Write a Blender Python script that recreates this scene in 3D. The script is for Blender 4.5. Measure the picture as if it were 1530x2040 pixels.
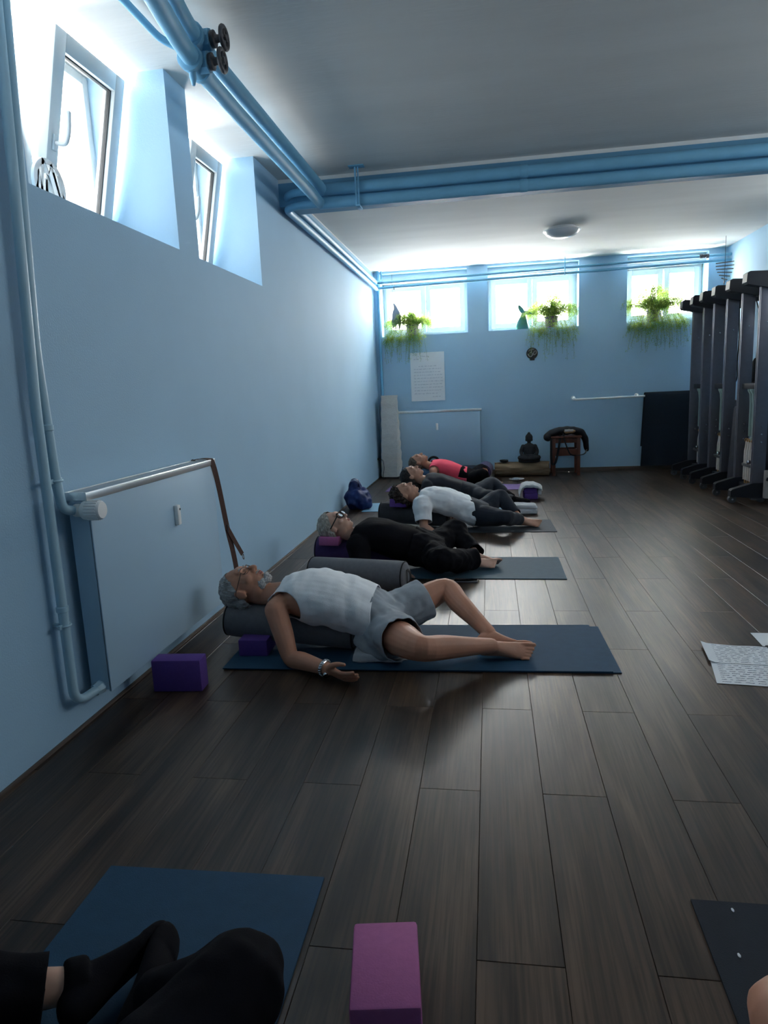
import bpy, bmesh, math, random
import numpy as np
from mathutils import Vector, Matrix, noise

for o in list(bpy.data.objects):
    bpy.data.objects.remove(o, do_unlink=True)
SC = bpy.context.scene
COL = SC.collection
R = math.radians

# ------------------------------------------------------------------ camera
W, D, HC = 4.90, 10.304, 3.017
YB = -2.2
cam_d = bpy.data.cameras.new('camera')
cam_d.sensor_fit = 'HORIZONTAL'
cam_d.sensor_width = 36.0
cam_d.lens = 36.0 * 1350.7 / 1530.0
cam_d.clip_start = 0.05
cam_o = bpy.data.objects.new('camera', cam_d)
COL.objects.link(cam_o)
_yaw, _pit, _rol = -0.159615, -0.176661, -0.044695
_f = Vector((math.sin(_yaw) * math.cos(_pit), math.cos(_yaw) * math.cos(_pit), math.sin(_pit)))
_r = Vector((math.cos(_yaw), -math.sin(_yaw), 0))
_u = _r.cross(_f)
_c, _s = math.cos(_rol), math.sin(_rol)
_r2, _u2 = _c * _r + _s * _u, -_s * _r + _c * _u
m = Matrix((_r2, _u2, -_f)).transposed().to_4x4()
m.translation = Vector((1.66744, 0.0, 1.3))
cam_o.matrix_world = m
SC.camera = cam_o

# ------------------------------------------------------------------ light
world = bpy.data.worlds.new('overcast_sky')
SC.world = world
world.use_nodes = True
bgn = world.node_tree.nodes['Background']
bgn.inputs['Color'].default_value = (0.985, 0.985, 0.98, 1)
bgn.inputs['Strength'].default_value = 9.0

def portal(name, loc, rot, sx, sy):
    d = bpy.data.lights.new(name, 'AREA')
    d.shape = 'RECTANGLE'
    d.size, d.size_y = sx, sy
    d.cycles.is_portal = True
    o = bpy.data.objects.new(name, d)
    COL.objects.link(o)
    o.location = loc
    o.rotation_euler = rot
    return o

LEFT_WIN = ((0.938, 2.19), (2.454, 3.709), (3.97, 5.106))  # first span is an added, unseen window
for (a, b) in LEFT_WIN:
    portal('daylight_opening', (-0.56, (a + b) / 2, 2.56), (0, R(-90), 0), 0.9, b - a)
for (a, b) in ((0.10, 1.372), (1.667, 2.94), (3.592, 4.66)):
    portal('daylight_opening', ((a + b) / 2, D + 0.46, 2.53), (R(-90), 0, 0), b - a, 0.9)
ADDED_RIGHT_WIN = ((2.2, 3.45), (3.75, 5.0), (6.3, 7.3))  # added windows out of view, extra daylight for the room
for (a, b) in ADDED_RIGHT_WIN:
    portal('daylight_opening', (W + 0.56, (a + b) / 2, 2.56), (0, R(90), 0), 0.9, b - a)
SC.view_settings.view_transform = 'Standard'
SC.view_settings.look = 'None'
SC.view_settings.gamma = 1.0
SC.view_settings.use_curve_mapping = False
SC.view_settings.exposure = 3.15

# ------------------------------------------------------------------ materials
def mat(name, rgb, rough=0.6, spec=0.4, metal=0.0, var=0.0, vscale=3.0, bump=0.0, bscale=60.0,
        stretch=(1, 1, 1), rand=0.0, sheen=0.0, coat=0.0, sss=0.0, rgb2=None, detail=4.0):
    mm = bpy.data.materials.new(name)
    mm.use_nodes = True
    nt = mm.node_tree
    b = nt.nodes['Principled BSDF']
    b.inputs['Base Color'].default_value = (*rgb, 1)
    b.inputs['Roughness'].default_value = rough
    b.inputs['Specular IOR Level'].default_value = spec
    b.inputs['Metallic'].default_value = metal
    if sheen:
        b.inputs['Sheen Weight'].default_value = sheen
        b.inputs['Sheen Roughness'].default_value = 0.5
    if coat:
        b.inputs['Coat Weight'].default_value = coat
    if sss:
        b.inputs['Subsurface Weight'].default_value = sss
        b.inputs['Subsurface Radius'].default_value = (0.012, 0.004, 0.002)
        b.inputs['Subsurface Scale'].default_value = 1.0
    if var or bump or rgb2 or rand:
        tc = nt.nodes.new('ShaderNodeTexCoord')
        mp = nt.nodes.new('ShaderNodeMapping')
        mp.inputs['Scale'].default_value = stretch
        nt.links.new(tc.outputs['Object'], mp.inputs['Vector'])
    if var or rgb2 or rand:
        nz = nt.nodes.new('ShaderNodeTexNoise')
        nz.inputs['Scale'].default_value = vscale
        nz.inputs['Detail'].default_value = detail
        nt.links.new(mp.outputs[0], nz.inputs['Vector'])
        mx = nt.nodes.new('ShaderNodeMix')
        mx.data_type = 'RGBA'
        if rgb2:
            ca, cb = rgb, rgb2
        else:
            ca = tuple(c * (1 - var) for c in rgb)
            cb = tuple(min(1, c * (1 + var)) for c in rgb)
        mx.inputs['A'].default_value = (*ca, 1)
        mx.inputs['B'].default_value = (*cb, 1)
        rp = nt.nodes.new('ShaderNodeMapRange')
        rp.inputs['From Min'].default_value = 0.3
        rp.inputs['From Max'].default_value = 0.7
        nt.links.new(nz.outputs['Fac'], rp.inputs['Value'])
        nt.links.new(rp.outputs['Result'], mx.inputs['Factor'])
        out = mx.outputs['Result']
        nt.links.new(out, b.inputs['Base Color'])
    if bump:
        nb = nt.nodes.new('ShaderNodeTexNoise')
        nb.inputs['Scale'].default_value = bscale
        nb.inputs['Detail'].default_value = 3.0
        nt.links.new(mp.outputs[0], nb.inputs['Vector'])
        bp = nt.nodes.new('ShaderNodeBump')
        bp.inputs['Strength'].default_value = bump
        bp.inputs['Distance'].default_value = 0.01
        nt.links.new(nb.outputs['Fac'], bp.inputs['Height'])
        nt.links.new(bp.outputs['Normal'], b.inputs['Normal'])
    return mm

def wood_floor():
    mm = bpy.data.materials.new('laminate')
    mm.use_nodes = True
    nt = mm.node_tree
    N, K = nt.nodes.new, nt.links.new
    b = nt.nodes['Principled BSDF']
    tc = N('ShaderNodeTexCoord')
    oi = N('ShaderNodeObjectInfo')
    add = N('ShaderNodeVectorMath'); add.operation = 'ADD'
    sc = N('ShaderNodeVectorMath'); sc.operation = 'SCALE'
    cmb = N('ShaderNodeCombineXYZ')
    for k in ('X', 'Y', 'Z'):
        K(oi.outputs['Random'], cmb.inputs[k])
    K(cmb.outputs[0], sc.inputs[0]); sc.inputs['Scale'].default_value = 37.0
    K(tc.outputs['Object'], add.inputs[0]); K(sc.outputs[0], add.inputs[1])
    mp = N('ShaderNodeMapping'); mp.inputs['Scale'].default_value = (1.0, 0.11, 1.0)
    K(add.outputs[0], mp.inputs['Vector'])
    n1 = N('ShaderNodeTexNoise'); n1.inputs['Scale'].default_value = 9; n1.inputs['Detail'].default_value = 7
    n1.inputs['Distortion'].default_value = 0.6
    K(mp.outputs[0], n1.inputs['Vector'])
    mp2 = N('ShaderNodeMapping'); mp2.inputs['Scale'].default_value = (1.0, 0.03, 1.0)
    K(add.outputs[0], mp2.inputs['Vector'])
    n2 = N('ShaderNodeTexNoise'); n2.inputs['Scale'].default_value = 110; n2.inputs['Detail'].default_value = 3
    K(mp2.outputs[0], n2.inputs['Vector'])
    r1 = N('ShaderNodeValToRGB')
    r1.color_ramp.elements[0].position = 0.36; r1.color_ramp.elements[0].color = (0.0245, 0.0145, 0.0092, 1)
    r1.color_ramp.elements[1].position = 0.66; r1.color_ramp.elements[1].color = (0.104, 0.064, 0.041, 1)
    e = r1.color_ramp.elements.new(0.5); e.color = (0.056, 0.0345, 0.0225, 1)
    K(n1.outputs['Fac'], r1.inputs['Fac'])
    m1 = N('ShaderNodeMix'); m1.data_type = 'RGBA'; m1.blend_type = 'MULTIPLY'; m1.inputs['Factor'].default_value = 0.8
    rr = N('ShaderNodeMapRange'); rr.inputs['From Min'].default_value = 0.35; rr.inputs['From Max'].default_value = 0.6
    rr.inputs['To Min'].default_value = 0.45; rr.inputs['To Max'].default_value = 1.2
    K(n2.outputs['Fac'], rr.inputs['Value'])
    K(r1.outputs['Color'], m1.inputs['A']); K(rr.outputs['Result'], m1.inputs['B'])
    hv = N('ShaderNodeHueSaturation')
    r2 = N('ShaderNodeMapRange'); r2.inputs['To Min'].default_value = 0.86; r2.inputs['To Max'].default_value = 1.14
    K(oi.outputs['Random'], r2.inputs['Value']); K(r2.outputs['Result'], hv.inputs['Value'])
    K(m1.outputs['Result'], hv.inputs['Color'])
    K(hv.outputs['Color'], b.inputs['Base Color'])
    b.inputs['Roughness'].default_value = 0.38
    b.inputs['Specular IOR Level'].default_value = 0.42
    bp = N('ShaderNodeBump'); bp.inputs['Strength'].default_value = 0.12; bp.inputs['Distance'].default_value = 0.004
    K(n2.outputs['Fac'], bp.inputs['Height']); K(bp.outputs['Normal'], b.inputs['Normal'])
    return mm

def pane_mat(nm, tr):
    mm = bpy.data.materials.new(nm)
    mm.use_nodes = True
    nt = mm.node_tree
    nt.nodes.clear()
    o = nt.nodes.new('ShaderNodeOutputMaterial')
    t = nt.nodes.new('ShaderNodeBsdfTransparent'); t.inputs['Color'].default_value = (*tr, 1)
    g = nt.nodes.new('ShaderNodeBsdfGlossy'); g.inputs['Roughness'].default_value = 0.05
    x = nt.nodes.new('ShaderNodeMixShader'); x.inputs['Fac'].default_value = 0.05
    nt.links.new(t.outputs[0], x.inputs[1]); nt.links.new(g.outputs[0], x.inputs[2])
    nt.links.new(x.outputs[0], o.inputs['Surface'])
    return mm

M = {}
M['wall'] = mat('blue_wall_paint', (0.37, 0.56, 0.725), 0.75, 0.25, var=0.025, vscale=1.5, bump=0.12, bscale=140)
M['ceil'] = mat('ceiling_plaster', (0.70, 0.70, 0.68), 0.85, 0.2, var=0.05, vscale=2.2, bump=0.18, bscale=25, stretch=(0.35, 1.6, 1), detail=6)
M['white_band'] = mat('white_band_paint', (0.75, 0.77, 0.77), 0.7, 0.2)
M['beam'] = mat('beam_blue_paint', (0.12, 0.30, 0.46), 0.55, 0.35, var=0.05, vscale=2, bump=0.08, bscale=90)
M['pipe'] = mat('pipe_blue_gloss_paint', (0.17, 0.42, 0.62), 0.52, 0.4, var=0.05, vscale=8, bump=0.05, bscale=40)
M['pipe_l'] = mat('pipe_pale_blue_paint', (0.40, 0.60, 0.72), 0.4, 0.5, var=0.03, vscale=8)
M['rad'] = mat('radiator_paint', (0.41, 0.585, 0.735), 0.45, 0.45, var=0.015, vscale=2)
M['alu'] = mat('brushed_aluminium', (0.90, 0.90, 0.89), 0.32, 0.5, metal=0.9, var=0.06, vscale=30, stretch=(1, 0.1, 1))
M['white'] = mat('white_plastic', (0.90, 0.90, 0.89), 0.4, 0.45)
M['pvc'] = mat('white_pvc', (0.56, 0.61, 0.63), 0.35, 0.5)
M['rubber'] = mat('black_rubber_seal', (0.06, 0.065, 0.07), 0.6)
M['glass'] = pane_mat('window_glass_slight_tint', (0.90, 0.90, 0.89))  # slight tint that lowers daylight through the far panes
M['glass_dimmed'] = pane_mat('window_glass_dimming_tint', (0.31, 0.315, 0.315))  # no real film: made-up tint dimming daylight at the long wall
M['glass_added'] = pane_mat('added_window_glass_tint', (0.40, 0.405, 0.405))  # tint for the added right-wall windows, sets their fill light
M['floor'] = wood_floor()
M['under'] = mat('floor_underlay', (0.03, 0.024, 0.02), 0.8)
M['skirt'] = mat('skirting_wood', (0.11, 0.085, 0.07), 0.45, var=0.25, vscale=12, stretch=(0.3, 0.3, 2))
M['iron'] = mat('weathered_iron', (0.09, 0.09, 0.10), 0.55, 0.4, metal=0.4, var=0.3, vscale=40, bump=0.3, bscale=80)
M['purple'] = mat('purple_foam', (0.115, 0.055, 0.27), 0.75, 0.25, var=0.05, vscale=60, bump=0.08, bscale=220)
M['pink'] = mat('pink_foam', (0.42, 0.125, 0.30), 0.75, 0.25, var=0.05, vscale=60, bump=0.08, bscale=220)
M['matblue'] = mat('petrol_blue_mat', (0.016, 0.062, 0.118), 0.75, 0.3, var=0.06, vscale=25, bump=0.2, bscale=400)
M['matblue2'] = mat('steel_blue_mat', (0.045, 0.095, 0.135), 0.7, 0.3, var=0.06, vscale=25, bump=0.2, bscale=400)
M['matgrey'] = mat('slate_grey_mat', (0.06, 0.07, 0.085), 0.75, 0.3, var=0.06, vscale=25, bump=0.2, bscale=400)
M['matnavy'] = mat('dark_navy_mat', (0.009, 0.015, 0.026), 0.75, 0.3, var=0.06, vscale=25, bump=0.2, bscale=400)
M['matlight'] = mat('light_blue_mat', (0.22, 0.42, 0.58), 0.7, 0.3, var=0.04, vscale=25)
M['matviolet'] = mat('violet_mat', (0.22, 0.14, 0.32), 0.7, 0.3, var=0.05, vscale=25)
M['matblack'] = mat('black_blue_mat', (0.014, 0.022, 0.034), 0.8, 0.25, var=0.08, vscale=25, bump=0.15, bscale=300)
M['bol_grey'] = mat('grey_cotton', (0.155, 0.157, 0.170), 0.9, 0.15, var=0.08, vscale=40, bump=0.25, bscale=500, sheen=0.2)
M['bol_dark'] = mat('charcoal_cotton', (0.06, 0.06, 0.068), 0.9, 0.15, var=0.08, vscale=40, bump=0.25, bscale=500, sheen=0.2)
M['bol_purple'] = mat('aubergine_cotton', (0.075, 0.045, 0.14), 0.9, 0.15, var=0.08, vscale=40, bump=0.25, bscale=500, sheen=0.2)
M['bol_blue'] = mat('denim_blue_cotton', (0.06, 0.12, 0.2), 0.9, 0.15, var=0.08, vscale=40, bump=0.2, bscale=500)
M['black_trim'] = mat('black_piping', (0.008, 0.008, 0.009), 0.8)
M['towel'] = mat('grey_white_towelling', (0.55, 0.56, 0.58), 0.95, 0.1, var=0.06, vscale=40, bump=0.6, bscale=350, sheen=0.3)
M['skin_tan'] = mat('tanned_skin', (0.53, 0.255, 0.165), 0.5, 0.35, var=0.09, vscale=9, bump=0.05, bscale=250, sss=0.08)
M['skin'] = mat('fair_skin', (0.60, 0.36, 0.27), 0.5, 0.35, var=0.08, vscale=9, bump=0.05, bscale=250, sss=0.08)
M['skin2'] = mat('warm_skin', (0.54, 0.29, 0.20), 0.5, 0.35, var=0.08, vscale=9, bump=0.05, bscale=250, sss=0.08)
M['lips'] = mat('lips', (0.34, 0.12, 0.10), 0.45)
M['tank'] = mat('white_cotton_jersey', (0.82, 0.83, 0.85), 0.9, 0.15, var=0.03, vscale=12, bump=0.15, bscale=300, sheen=0.15)
M['shorts'] = mat('grey_cotton_shorts', (0.33, 0.36, 0.39), 0.9, 0.15, var=0.07, vscale=14, bump=0.2, bscale=300)
M['blackcloth'] = mat('black_jersey', (0.0065, 0.0065, 0.009), 0.92, 0.1, var=0.15, vscale=12, bump=0.15, bscale=300)
M['navycloth'] = mat('dark_slate_leggings', (0.022, 0.027, 0.038), 0.9, 0.15, var=0.12, vscale=12, bump=0.15, bscale=300, sheen=0.1)
M['darkgrey'] = mat('charcoal_jersey', (0.026, 0.028, 0.036), 0.9, 0.15, var=0.12, vscale=12, bump=0.15, bscale=300, sheen=0.1)
M['pinktop'] = mat('neon_coral_jersey', (0.95, 0.10, 0.16), 0.8, 0.2, var=0.04, vscale=12, bump=0.1, bscale=300)
M['hair_grey'] = mat('grey_hair', (0.22, 0.215, 0.21), 0.6, 0.35, rgb2=(0.50, 0.49, 0.48), vscale=70, bump=0.8, bscale=160, stretch=(0.35, 1, 1))
M['hair_silver'] = mat('silver_blond_hair', (0.30, 0.265, 0.22), 0.6, 0.35, rgb2=(0.58, 0.53, 0.46), vscale=60, bump=0.8, bscale=140, stretch=(1, 1, 0.35))
M['hair_brown'] = mat('dark_brown_hair', (0.020, 0.013, 0.011), 0.55, 0.4, rgb2=(0.06, 0.038, 0.03), vscale=60, bump=0.9, bscale=120)
M['hair_dark'] = mat('black_brown_hair', (0.012, 0.010, 0.010), 0.5, 0.4, rgb2=(0.035, 0.027, 0.025), vscale=60, bump=0.7, bscale=120, stretch=(0.4, 1, 1))
M['hair_light'] = mat('light_brown_hair', (0.07, 0.045, 0.03), 0.55, 0.4, rgb2=(0.17, 0.115, 0.08), vscale=60, bump=0.7, bscale=120, stretch=(0.4, 1, 1))
M['beard'] = mat('white_beard', (0.45, 0.45, 0.45), 0.8, 0.2, rgb2=(0.75, 0.75, 0.75), vscale=80, bump=0.9, bscale=260)
M['steel'] = mat('polished_steel', (0.55, 0.56, 0.58), 0.25, 0.5, metal=1.0)
M['brass'] = mat('dull_brass', (0.45, 0.26, 0.10), 0.4, 0.5, metal=0.7, var=0.2, vscale=30)
M['thin_frame'] = mat('dark_spectacle_wire', (0.03, 0.03, 0.03), 0.3, 0.5, metal=0.5)
M['lens'] = mat('spectacle_lens_glare', (0.75, 0.78, 0.8), 0.06, 0.8)  # pale opaque colour stands in for glare on the lenses
M['strap'] = mat('brown_webbing', (0.11, 0.065, 0.055), 0.8, 0.2, var=0.12, vscale=80, bump=0.3, bscale=500)
M['reform_frame'] = mat('grey_anodised_rail', (0.16, 0.16, 0.19), 0.42, 0.5, metal=0.45, var=0.05, vscale=20)
M['reform_black'] = mat('matt_black_steel', (0.012, 0.013, 0.018), 0.5, 0.4, var=0.1, vscale=10)
M['uphol'] = mat('dark_upholstery', (0.035, 0.036, 0.048), 0.6, 0.3, bump=0.1, bscale=300)
M['green_tube'] = mat('pale_green_plastic', (0.24, 0.33, 0.30), 0.4, 0.4)
M['spring'] = mat('cream_spring_sleeve', (0.50, 0.44, 0.40), 0.55, 0.3, var=0.06, vscale=30)
M['paper'] = mat('white_paper', (0.74, 0.77, 0.80), 0.8, 0.2, var=0.02, vscale=6)
M['ink'] = mat('blue_grey_ink', (0.14, 0.17, 0.24), 0.8)
M['ink_faint'] = mat('faint_ink', (0.38, 0.42, 0.50), 0.8)
M['lamp_paper'] = mat('crinkled_lamp_paper', (0.68, 0.66, 0.62), 0.85, 0.15, var=0.06, vscale=18, bump=0.35, bscale=55, stretch=(1, 1, 2.5))
M['stone'] = mat('dark_grey_stone', (0.022, 0.023, 0.026), 0.6, 0.35, var=0.3, vscale=30, bump=0.3, bscale=90)
M['log'] = mat('barked_log', (0.13, 0.085, 0.05), 0.85, 0.2, rgb2=(0.27, 0.19, 0.12), vscale=14, bump=0.8, bscale=30, stretch=(0.2, 1, 1), detail=8)
M['log_end'] = mat('sawn_log_end', (0.28, 0.19, 0.11), 0.8, 0.2, var=0.2, vscale=20)
M['stool'] = mat('mahogany_stool', (0.12, 0.038, 0.022), 0.45, 0.4, var=0.3, vscale=20, stretch=(1, 1, 0.15))
M['bag_black'] = mat('black_nylon', (0.010, 0.010, 0.013), 0.65, 0.3, bump=0.2, bscale=60)
M['bag_blue'] = mat('royal_blue_nylon', (0.012, 0.03, 0.13), 0.6, 0.35, var=0.2, vscale=10, bump=0.25, bscale=25)
M['leather_tan'] = mat('tan_leather', (0.36, 0.22, 0.10), 0.6, 0.3, var=0.1, vscale=20)
M['pot'] = mat('purple_glazed_pot', (0.12, 0.06, 0.16), 0.35, 0.5)
M['soil'] = mat('potting_soil', (0.03, 0.02, 0.014), 0.9, bump=0.6, bscale=80)
M['stem'] = mat('fern_stem', (0.10, 0.13, 0.03), 0.7)
M['dolphin'] = mat('grey_painted_wood', (0.20, 0.20, 0.23), 0.6, var=0.05, vscale=10)
M['whale'] = mat('green_teal_mosaic', (0.05, 0.20, 0.10), 0.35, 0.5, rgb2=(0.04, 0.16, 0.24), vscale=9)
M['plaque'] = mat('dark_carved_wood', (0.055, 0.05, 0.05), 0.7, var=0.2, vscale=60)
M['plaque_hi'] = mat('worn_carved_wood', (0.30, 0.27, 0.26), 0.7, var=0.2, vscale=60)
M['phone'] = mat('black_phone_glass', (0.01, 0.01, 0.012), 0.12, 0.6)
M['phone_case'] = mat('grey_phone_case', (0.10, 0.10, 0.12), 0.5)
M['slat'] = mat('spinner_wood', (0.10, 0.075, 0.06), 0.6)
M['spinner_w'] = mat('spinner_white', (0.90, 0.90, 0.89), 0.6)
M['lampglass'] = mat('opal_lamp_glass', (0.70, 0.71, 0.72), 0.25, 0.5)
M['outlet'] = mat('black_plug', (0.012, 0.012, 0.012), 0.5)
M['yellow'] = mat('pale_yellow_plastic', (0.65, 0.65, 0.35), 0.5)

def leaf_mat():
    mm = bpy.data.materials.new('fern_leaf')
    mm.use_nodes = True
    nt = mm.node_tree
    b = nt.nodes['Principled BSDF']
    b.inputs['Roughness'].default_value = 0.6
    tc = nt.nodes.new('ShaderNodeTexCoord')
    nz = nt.nodes.new('ShaderNodeTexNoise'); nz.inputs['Scale'].default_value = 9
    nt.links.new(tc.outputs['Object'], nz.inputs['Vector'])
    r = nt.nodes.new('ShaderNodeValToRGB')
    r.color_ramp.elements[0].position = 0.35; r.color_ramp.elements[0].color = (0.16, 0.30, 0.04, 1)
    r.color_ramp.elements[1].position = 0.7; r.color_ramp.elements[1].color = (0.50, 0.58, 0.12, 1)
    nt.links.new(nz.outputs['Fac'], r.inputs['Fac'])
    nt.links.new(r.outputs['Color'], b.inputs['Base Color'])
    t = nt.nodes.new('ShaderNodeBsdfTranslucent')
    nt.links.new(r.outputs['Color'], t.inputs['Color'])
    x = nt.nodes.new('ShaderNodeMixShader'); x.inputs['Fac'].default_value = 0.5
    nt.links.new(b.outputs[0], x.inputs[1]); nt.links.new(t.outputs[0], x.inputs[2])
    nt.links.new(x.outputs[0], nt.nodes['Material Output'].inputs['Surface'])
    return mm
M['leaf'] = leaf_mat()

# ------------------------------------------------------------------ mesh helpers
def V(*a):
    return np.array(a, float)

def nrm(v):
    v = np.asarray(v, float)
    return v / (np.linalg.norm(v) + 1e-12)

def catmull(P, sub):
    P = [np.asarray(p, float) for p in P]
    if len(P) < 3:
        return [P[0] + (P[-1] - P[0]) * t for t in np.linspace(0, 1, sub + 1)]
    Q = [2 * P[0] - P[1]] + P + [2 * P[-1] - P[-2]]
    out = []
    for i in range(1, len(Q) - 2):
        p0, p1, p2, p3 = Q[i - 1:i + 3]
        for k in range(sub):
            t = k / sub
            out.append(0.5 * (2 * p1 + (p2 - p0) * t + (2 * p0 - 5 * p1 + 4 * p2 - p3) * t * t + (3 * p1 - p0 - 3 * p2 + p3) * t ** 3))
    out.append(P[-1])
    return out

class MB:
    def __init__(self):
        self.v, self.f = [], []
    def add(self, vs, fs):
        b = len(self.v)
        self.v += [tuple(map(float, p)) for p in vs]
        self.f += [tuple(i + b for i in f) for f in fs]
        return self
    def box(self, a, b, bev=0.0, rot=None, piv=None):
        x0, y0, z0 = (min(p, q) for p, q in zip(a, b))
        x1, y1, z1 = (max(p, q) for p, q in zip(a, b))
        if bev <= 0:
            vs = [(x0, y0, z0), (x1, y0, z0), (x1, y1, z0), (x0, y1, z0), (x0, y0, z1), (x1, y0, z1), (x1, y1, z1), (x0, y1, z1)]
            fs = [(0, 3, 2, 1), (4, 5, 6, 7), (0, 1, 5, 4), (1, 2, 6, 5), (2, 3, 7, 6), (3, 0, 4, 7)]
        else:
            bm = bmesh.new()
            bmesh.ops.create_cube(bm, size=1.0)
            for v in bm.verts:
                v.co = ((x0 + x1) / 2 + v.co.x * (x1 - x0), (y0 + y1) / 2 + v.co.y * (y1 - y0), (z0 + z1) / 2 + v.co.z * (z1 - z0))
            bmesh.ops.bevel(bm, geom=bm.edges[:], offset=bev, segments=2, affect='EDGES', profile=0.5)
            bm.verts.ensure_lookup_table(); bm.verts.index_update()
            vs = [tuple(v.co) for v in bm.verts]
            fs = [tuple(v.index for v in f.verts) for f in bm.faces]
            bm.free()
        if rot is not None:
            rm = Matrix.Rotation(rot[0], 3, rot[1])
            pv = Vector(piv) if piv is not None else Vector(((x0 + x1) / 2, (y0 + y1) / 2, (z0 + z1) / 2))
            vs = [tuple(rm @ (Vector(p) - pv) + pv) for p in vs]
        return self.add(vs, fs)
    def rings(self, rings, cap=True):
        n = len(rings[0])
        vs = [p for r in rings for p in r]
        fs = []
        for i in range(len(rings) - 1):
            for j in range(n):
                k = (j + 1) % n
                fs.append((i * n + j, i * n + k, (i + 1) * n + k, (i + 1) * n + j))
        if cap:
            fs.append(tuple(range(n - 1, -1, -1)))
            b = (len(rings) - 1) * n
            fs.append(tuple(range(b, b + n)))
        return self.add(vs, fs)
    def loft(self, st, n=20, ex=2.0):
        # st: (centre, a, b, U, V)
        rs = []
        for (c, a, b, U, Vv) in st:
            r = []
            for j in range(n):
                t = 2 * math.pi * j / n
                ct, s_t = math.cos(t), math.sin(t)
                x = math.copysign(abs(ct) ** (2 / ex), ct); y = math.copysign(abs(s_t) ** (2 / ex), s_t)
                r.append(np.asarray(c, float) + a * x * np.asarray(U) + b * y * np.asarray(Vv))
            rs.append(r)
        return self.rings(rs)
    def tube(self, pts, rad, n=12, ref=None, sub=0, flat=1.0, ex=2.0, dome=False):
        pts = [np.asarray(p, float) for p in pts]
        rr = [float(rad)] * len(pts) if np.isscalar(rad) else [float(r) for r in rad]
        if sub:
            ra = catmull([np.array([r]) for r in rr], sub)
            if len(pts) == 2:
                ra = [np.array([rr[0] + (rr[1] - rr[0]) * t]) for t in np.linspace(0, 1, sub + 1)]
            pts = catmull(pts, sub); rr = [float(max(r[0], 1e-4)) for r in ra]
        T = [nrm(pts[min(i + 1, len(pts) - 1)] - pts[max(i - 1, 0)]) for i in range(len(pts))]
        if ref is None:
            ref = V(0, 0, 1) if abs(T[0][2]) < 0.8 else V(1, 0, 0)
        U = nrm(np.cross(ref, T[0])); st = []
        if dome:
            for a in (80, 55, 28):
                st.append((pts[0] - T[0] * rr[0] * math.sin(R(a)), rr[0] * math.cos(R(a)), U, T[0]))
        for p, r, t in zip(pts, rr, T):
            U = U - t * np.dot(U, t); U = nrm(U)
            st.append((p, r, U, t))
        if dome:
            for a in (28, 55, 80):
                st.append((pts[-1] + T[-1] * rr[-1] * math.sin(R(a)), rr[-1] * math.cos(R(a)), U, T[-1]))
        return self.loft([(p, r, r * flat, u, np.cross(t, u)) for p, r, u, t in st], n, ex)
    def ell(self, c, rad, A=None, n=18, mm=12):
        A = np.eye(3) if A is None else np.asarray(A, float)   # rows: axes
        c = np.asarray(c, float)
        rs = []
        for i in range(1, mm):
            ph = -math.pi / 2 + math.pi * i / mm
            rs.append([c + A.T @ V(rad[0] * math.cos(ph) * math.cos(2 * math.pi * j / n), rad[1] * math.cos(ph) * math.sin(2 * math.pi * j / n), rad[2] * math.sin(ph)) for j in range(n)])
        b = len(self.v)
        self.rings(rs, cap=False)
        k = len(self.v)
        self.v += [tuple(c - A.T @ V(0, 0, rad[2])), tuple(c + A.T @ V(0, 0, rad[2]))]
        L = b + (mm - 2) * n
        for j in range(n):
            self.f.append((b + (j + 1) % n, b + j, k))
            self.f.append((L + j, L + (j + 1) % n, k + 1))
        return self
    def lathe(self, prof, c=(0, 0, 0), n=24, axis='z'):
        rs = []
        for r, h in prof:
            rs.append([V(c[0] + r * math.cos(2 * math.pi * j / n), c[1] + r * math.sin(2 * math.pi * j / n), c[2] + h) if axis == 'z'
                       else (V(c[0] + h, c[1] + r * math.cos(2 * math.pi * j / n), c[2] + r * math.sin(2 * math.pi * j / n)) if axis == 'x'
                             else V(c[0] + r * math.sin(2 * math.pi * j / n), c[1] + h, c[2] + r * math.cos(2 * math.pi * j / n))) for j in range(n)])
        return self.rings(rs)
    def prism(self, poly, ax, h0, h1):
        # poly 2D list; ax = axis of extrusion
        def p3(p, h):
            return {'x': (h, p[0], p[1]), 'y': (p[0], h, p[1]), 'z': (p[0], p[1], h)}[ax]
        return self.rings([[p3(p, h0) for p in poly], [p3(p, h1) for p in poly]])
    def torus(self, c, Rr, r, ax=(0, 0, 1), n=28, k=8, a0=0, a1=360, flat=1.0):
        ax = nrm(ax); u = nrm(np.cross(ax, V(0.3, 0.5, 0.9) if abs(ax[2]) < .9 else V(1, 0, 0))); w = np.cross(ax, u)
        full = abs(a1 - a0) >= 359.9
        rs = []
        for i in range(n + (0 if full else 1)):
            t = R(a0 + (a1 - a0) * i / n)
            d = u * math.cos(t) + w * math.sin(t)
            rs.append([np.asarray(c) + d * (Rr + r * math.cos(2 * math.pi * j / k)) + ax * r * flat * math.sin(2 * math.pi * j / k) for j in range(k)])
        if full:
            rs.append(rs[0])
        return self.rings(rs, cap=not full)

def wloc(p):
    l = Vector((0, 0, 0))
    while p is not None:
        l += p.location; p = p.parent
    return l

def link(o):
    COL.objects.link(o)
    return o

def tag(o, label=None, cat=None, group=None, kind=None):
    if label: o['label'] = label
    if cat: o['category'] = cat
    if group: o['group'] = group
    if kind: o['kind'] = kind
    return o

def thing(name, label, cat, loc=(0, 0, 0), group=None, kind=None):
    o = bpy.data.objects.new(name, None)
    o.empty_display_size = 0.05
    o.location = loc
    link(o)
    return tag(o, label, cat, group, kind)

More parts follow.
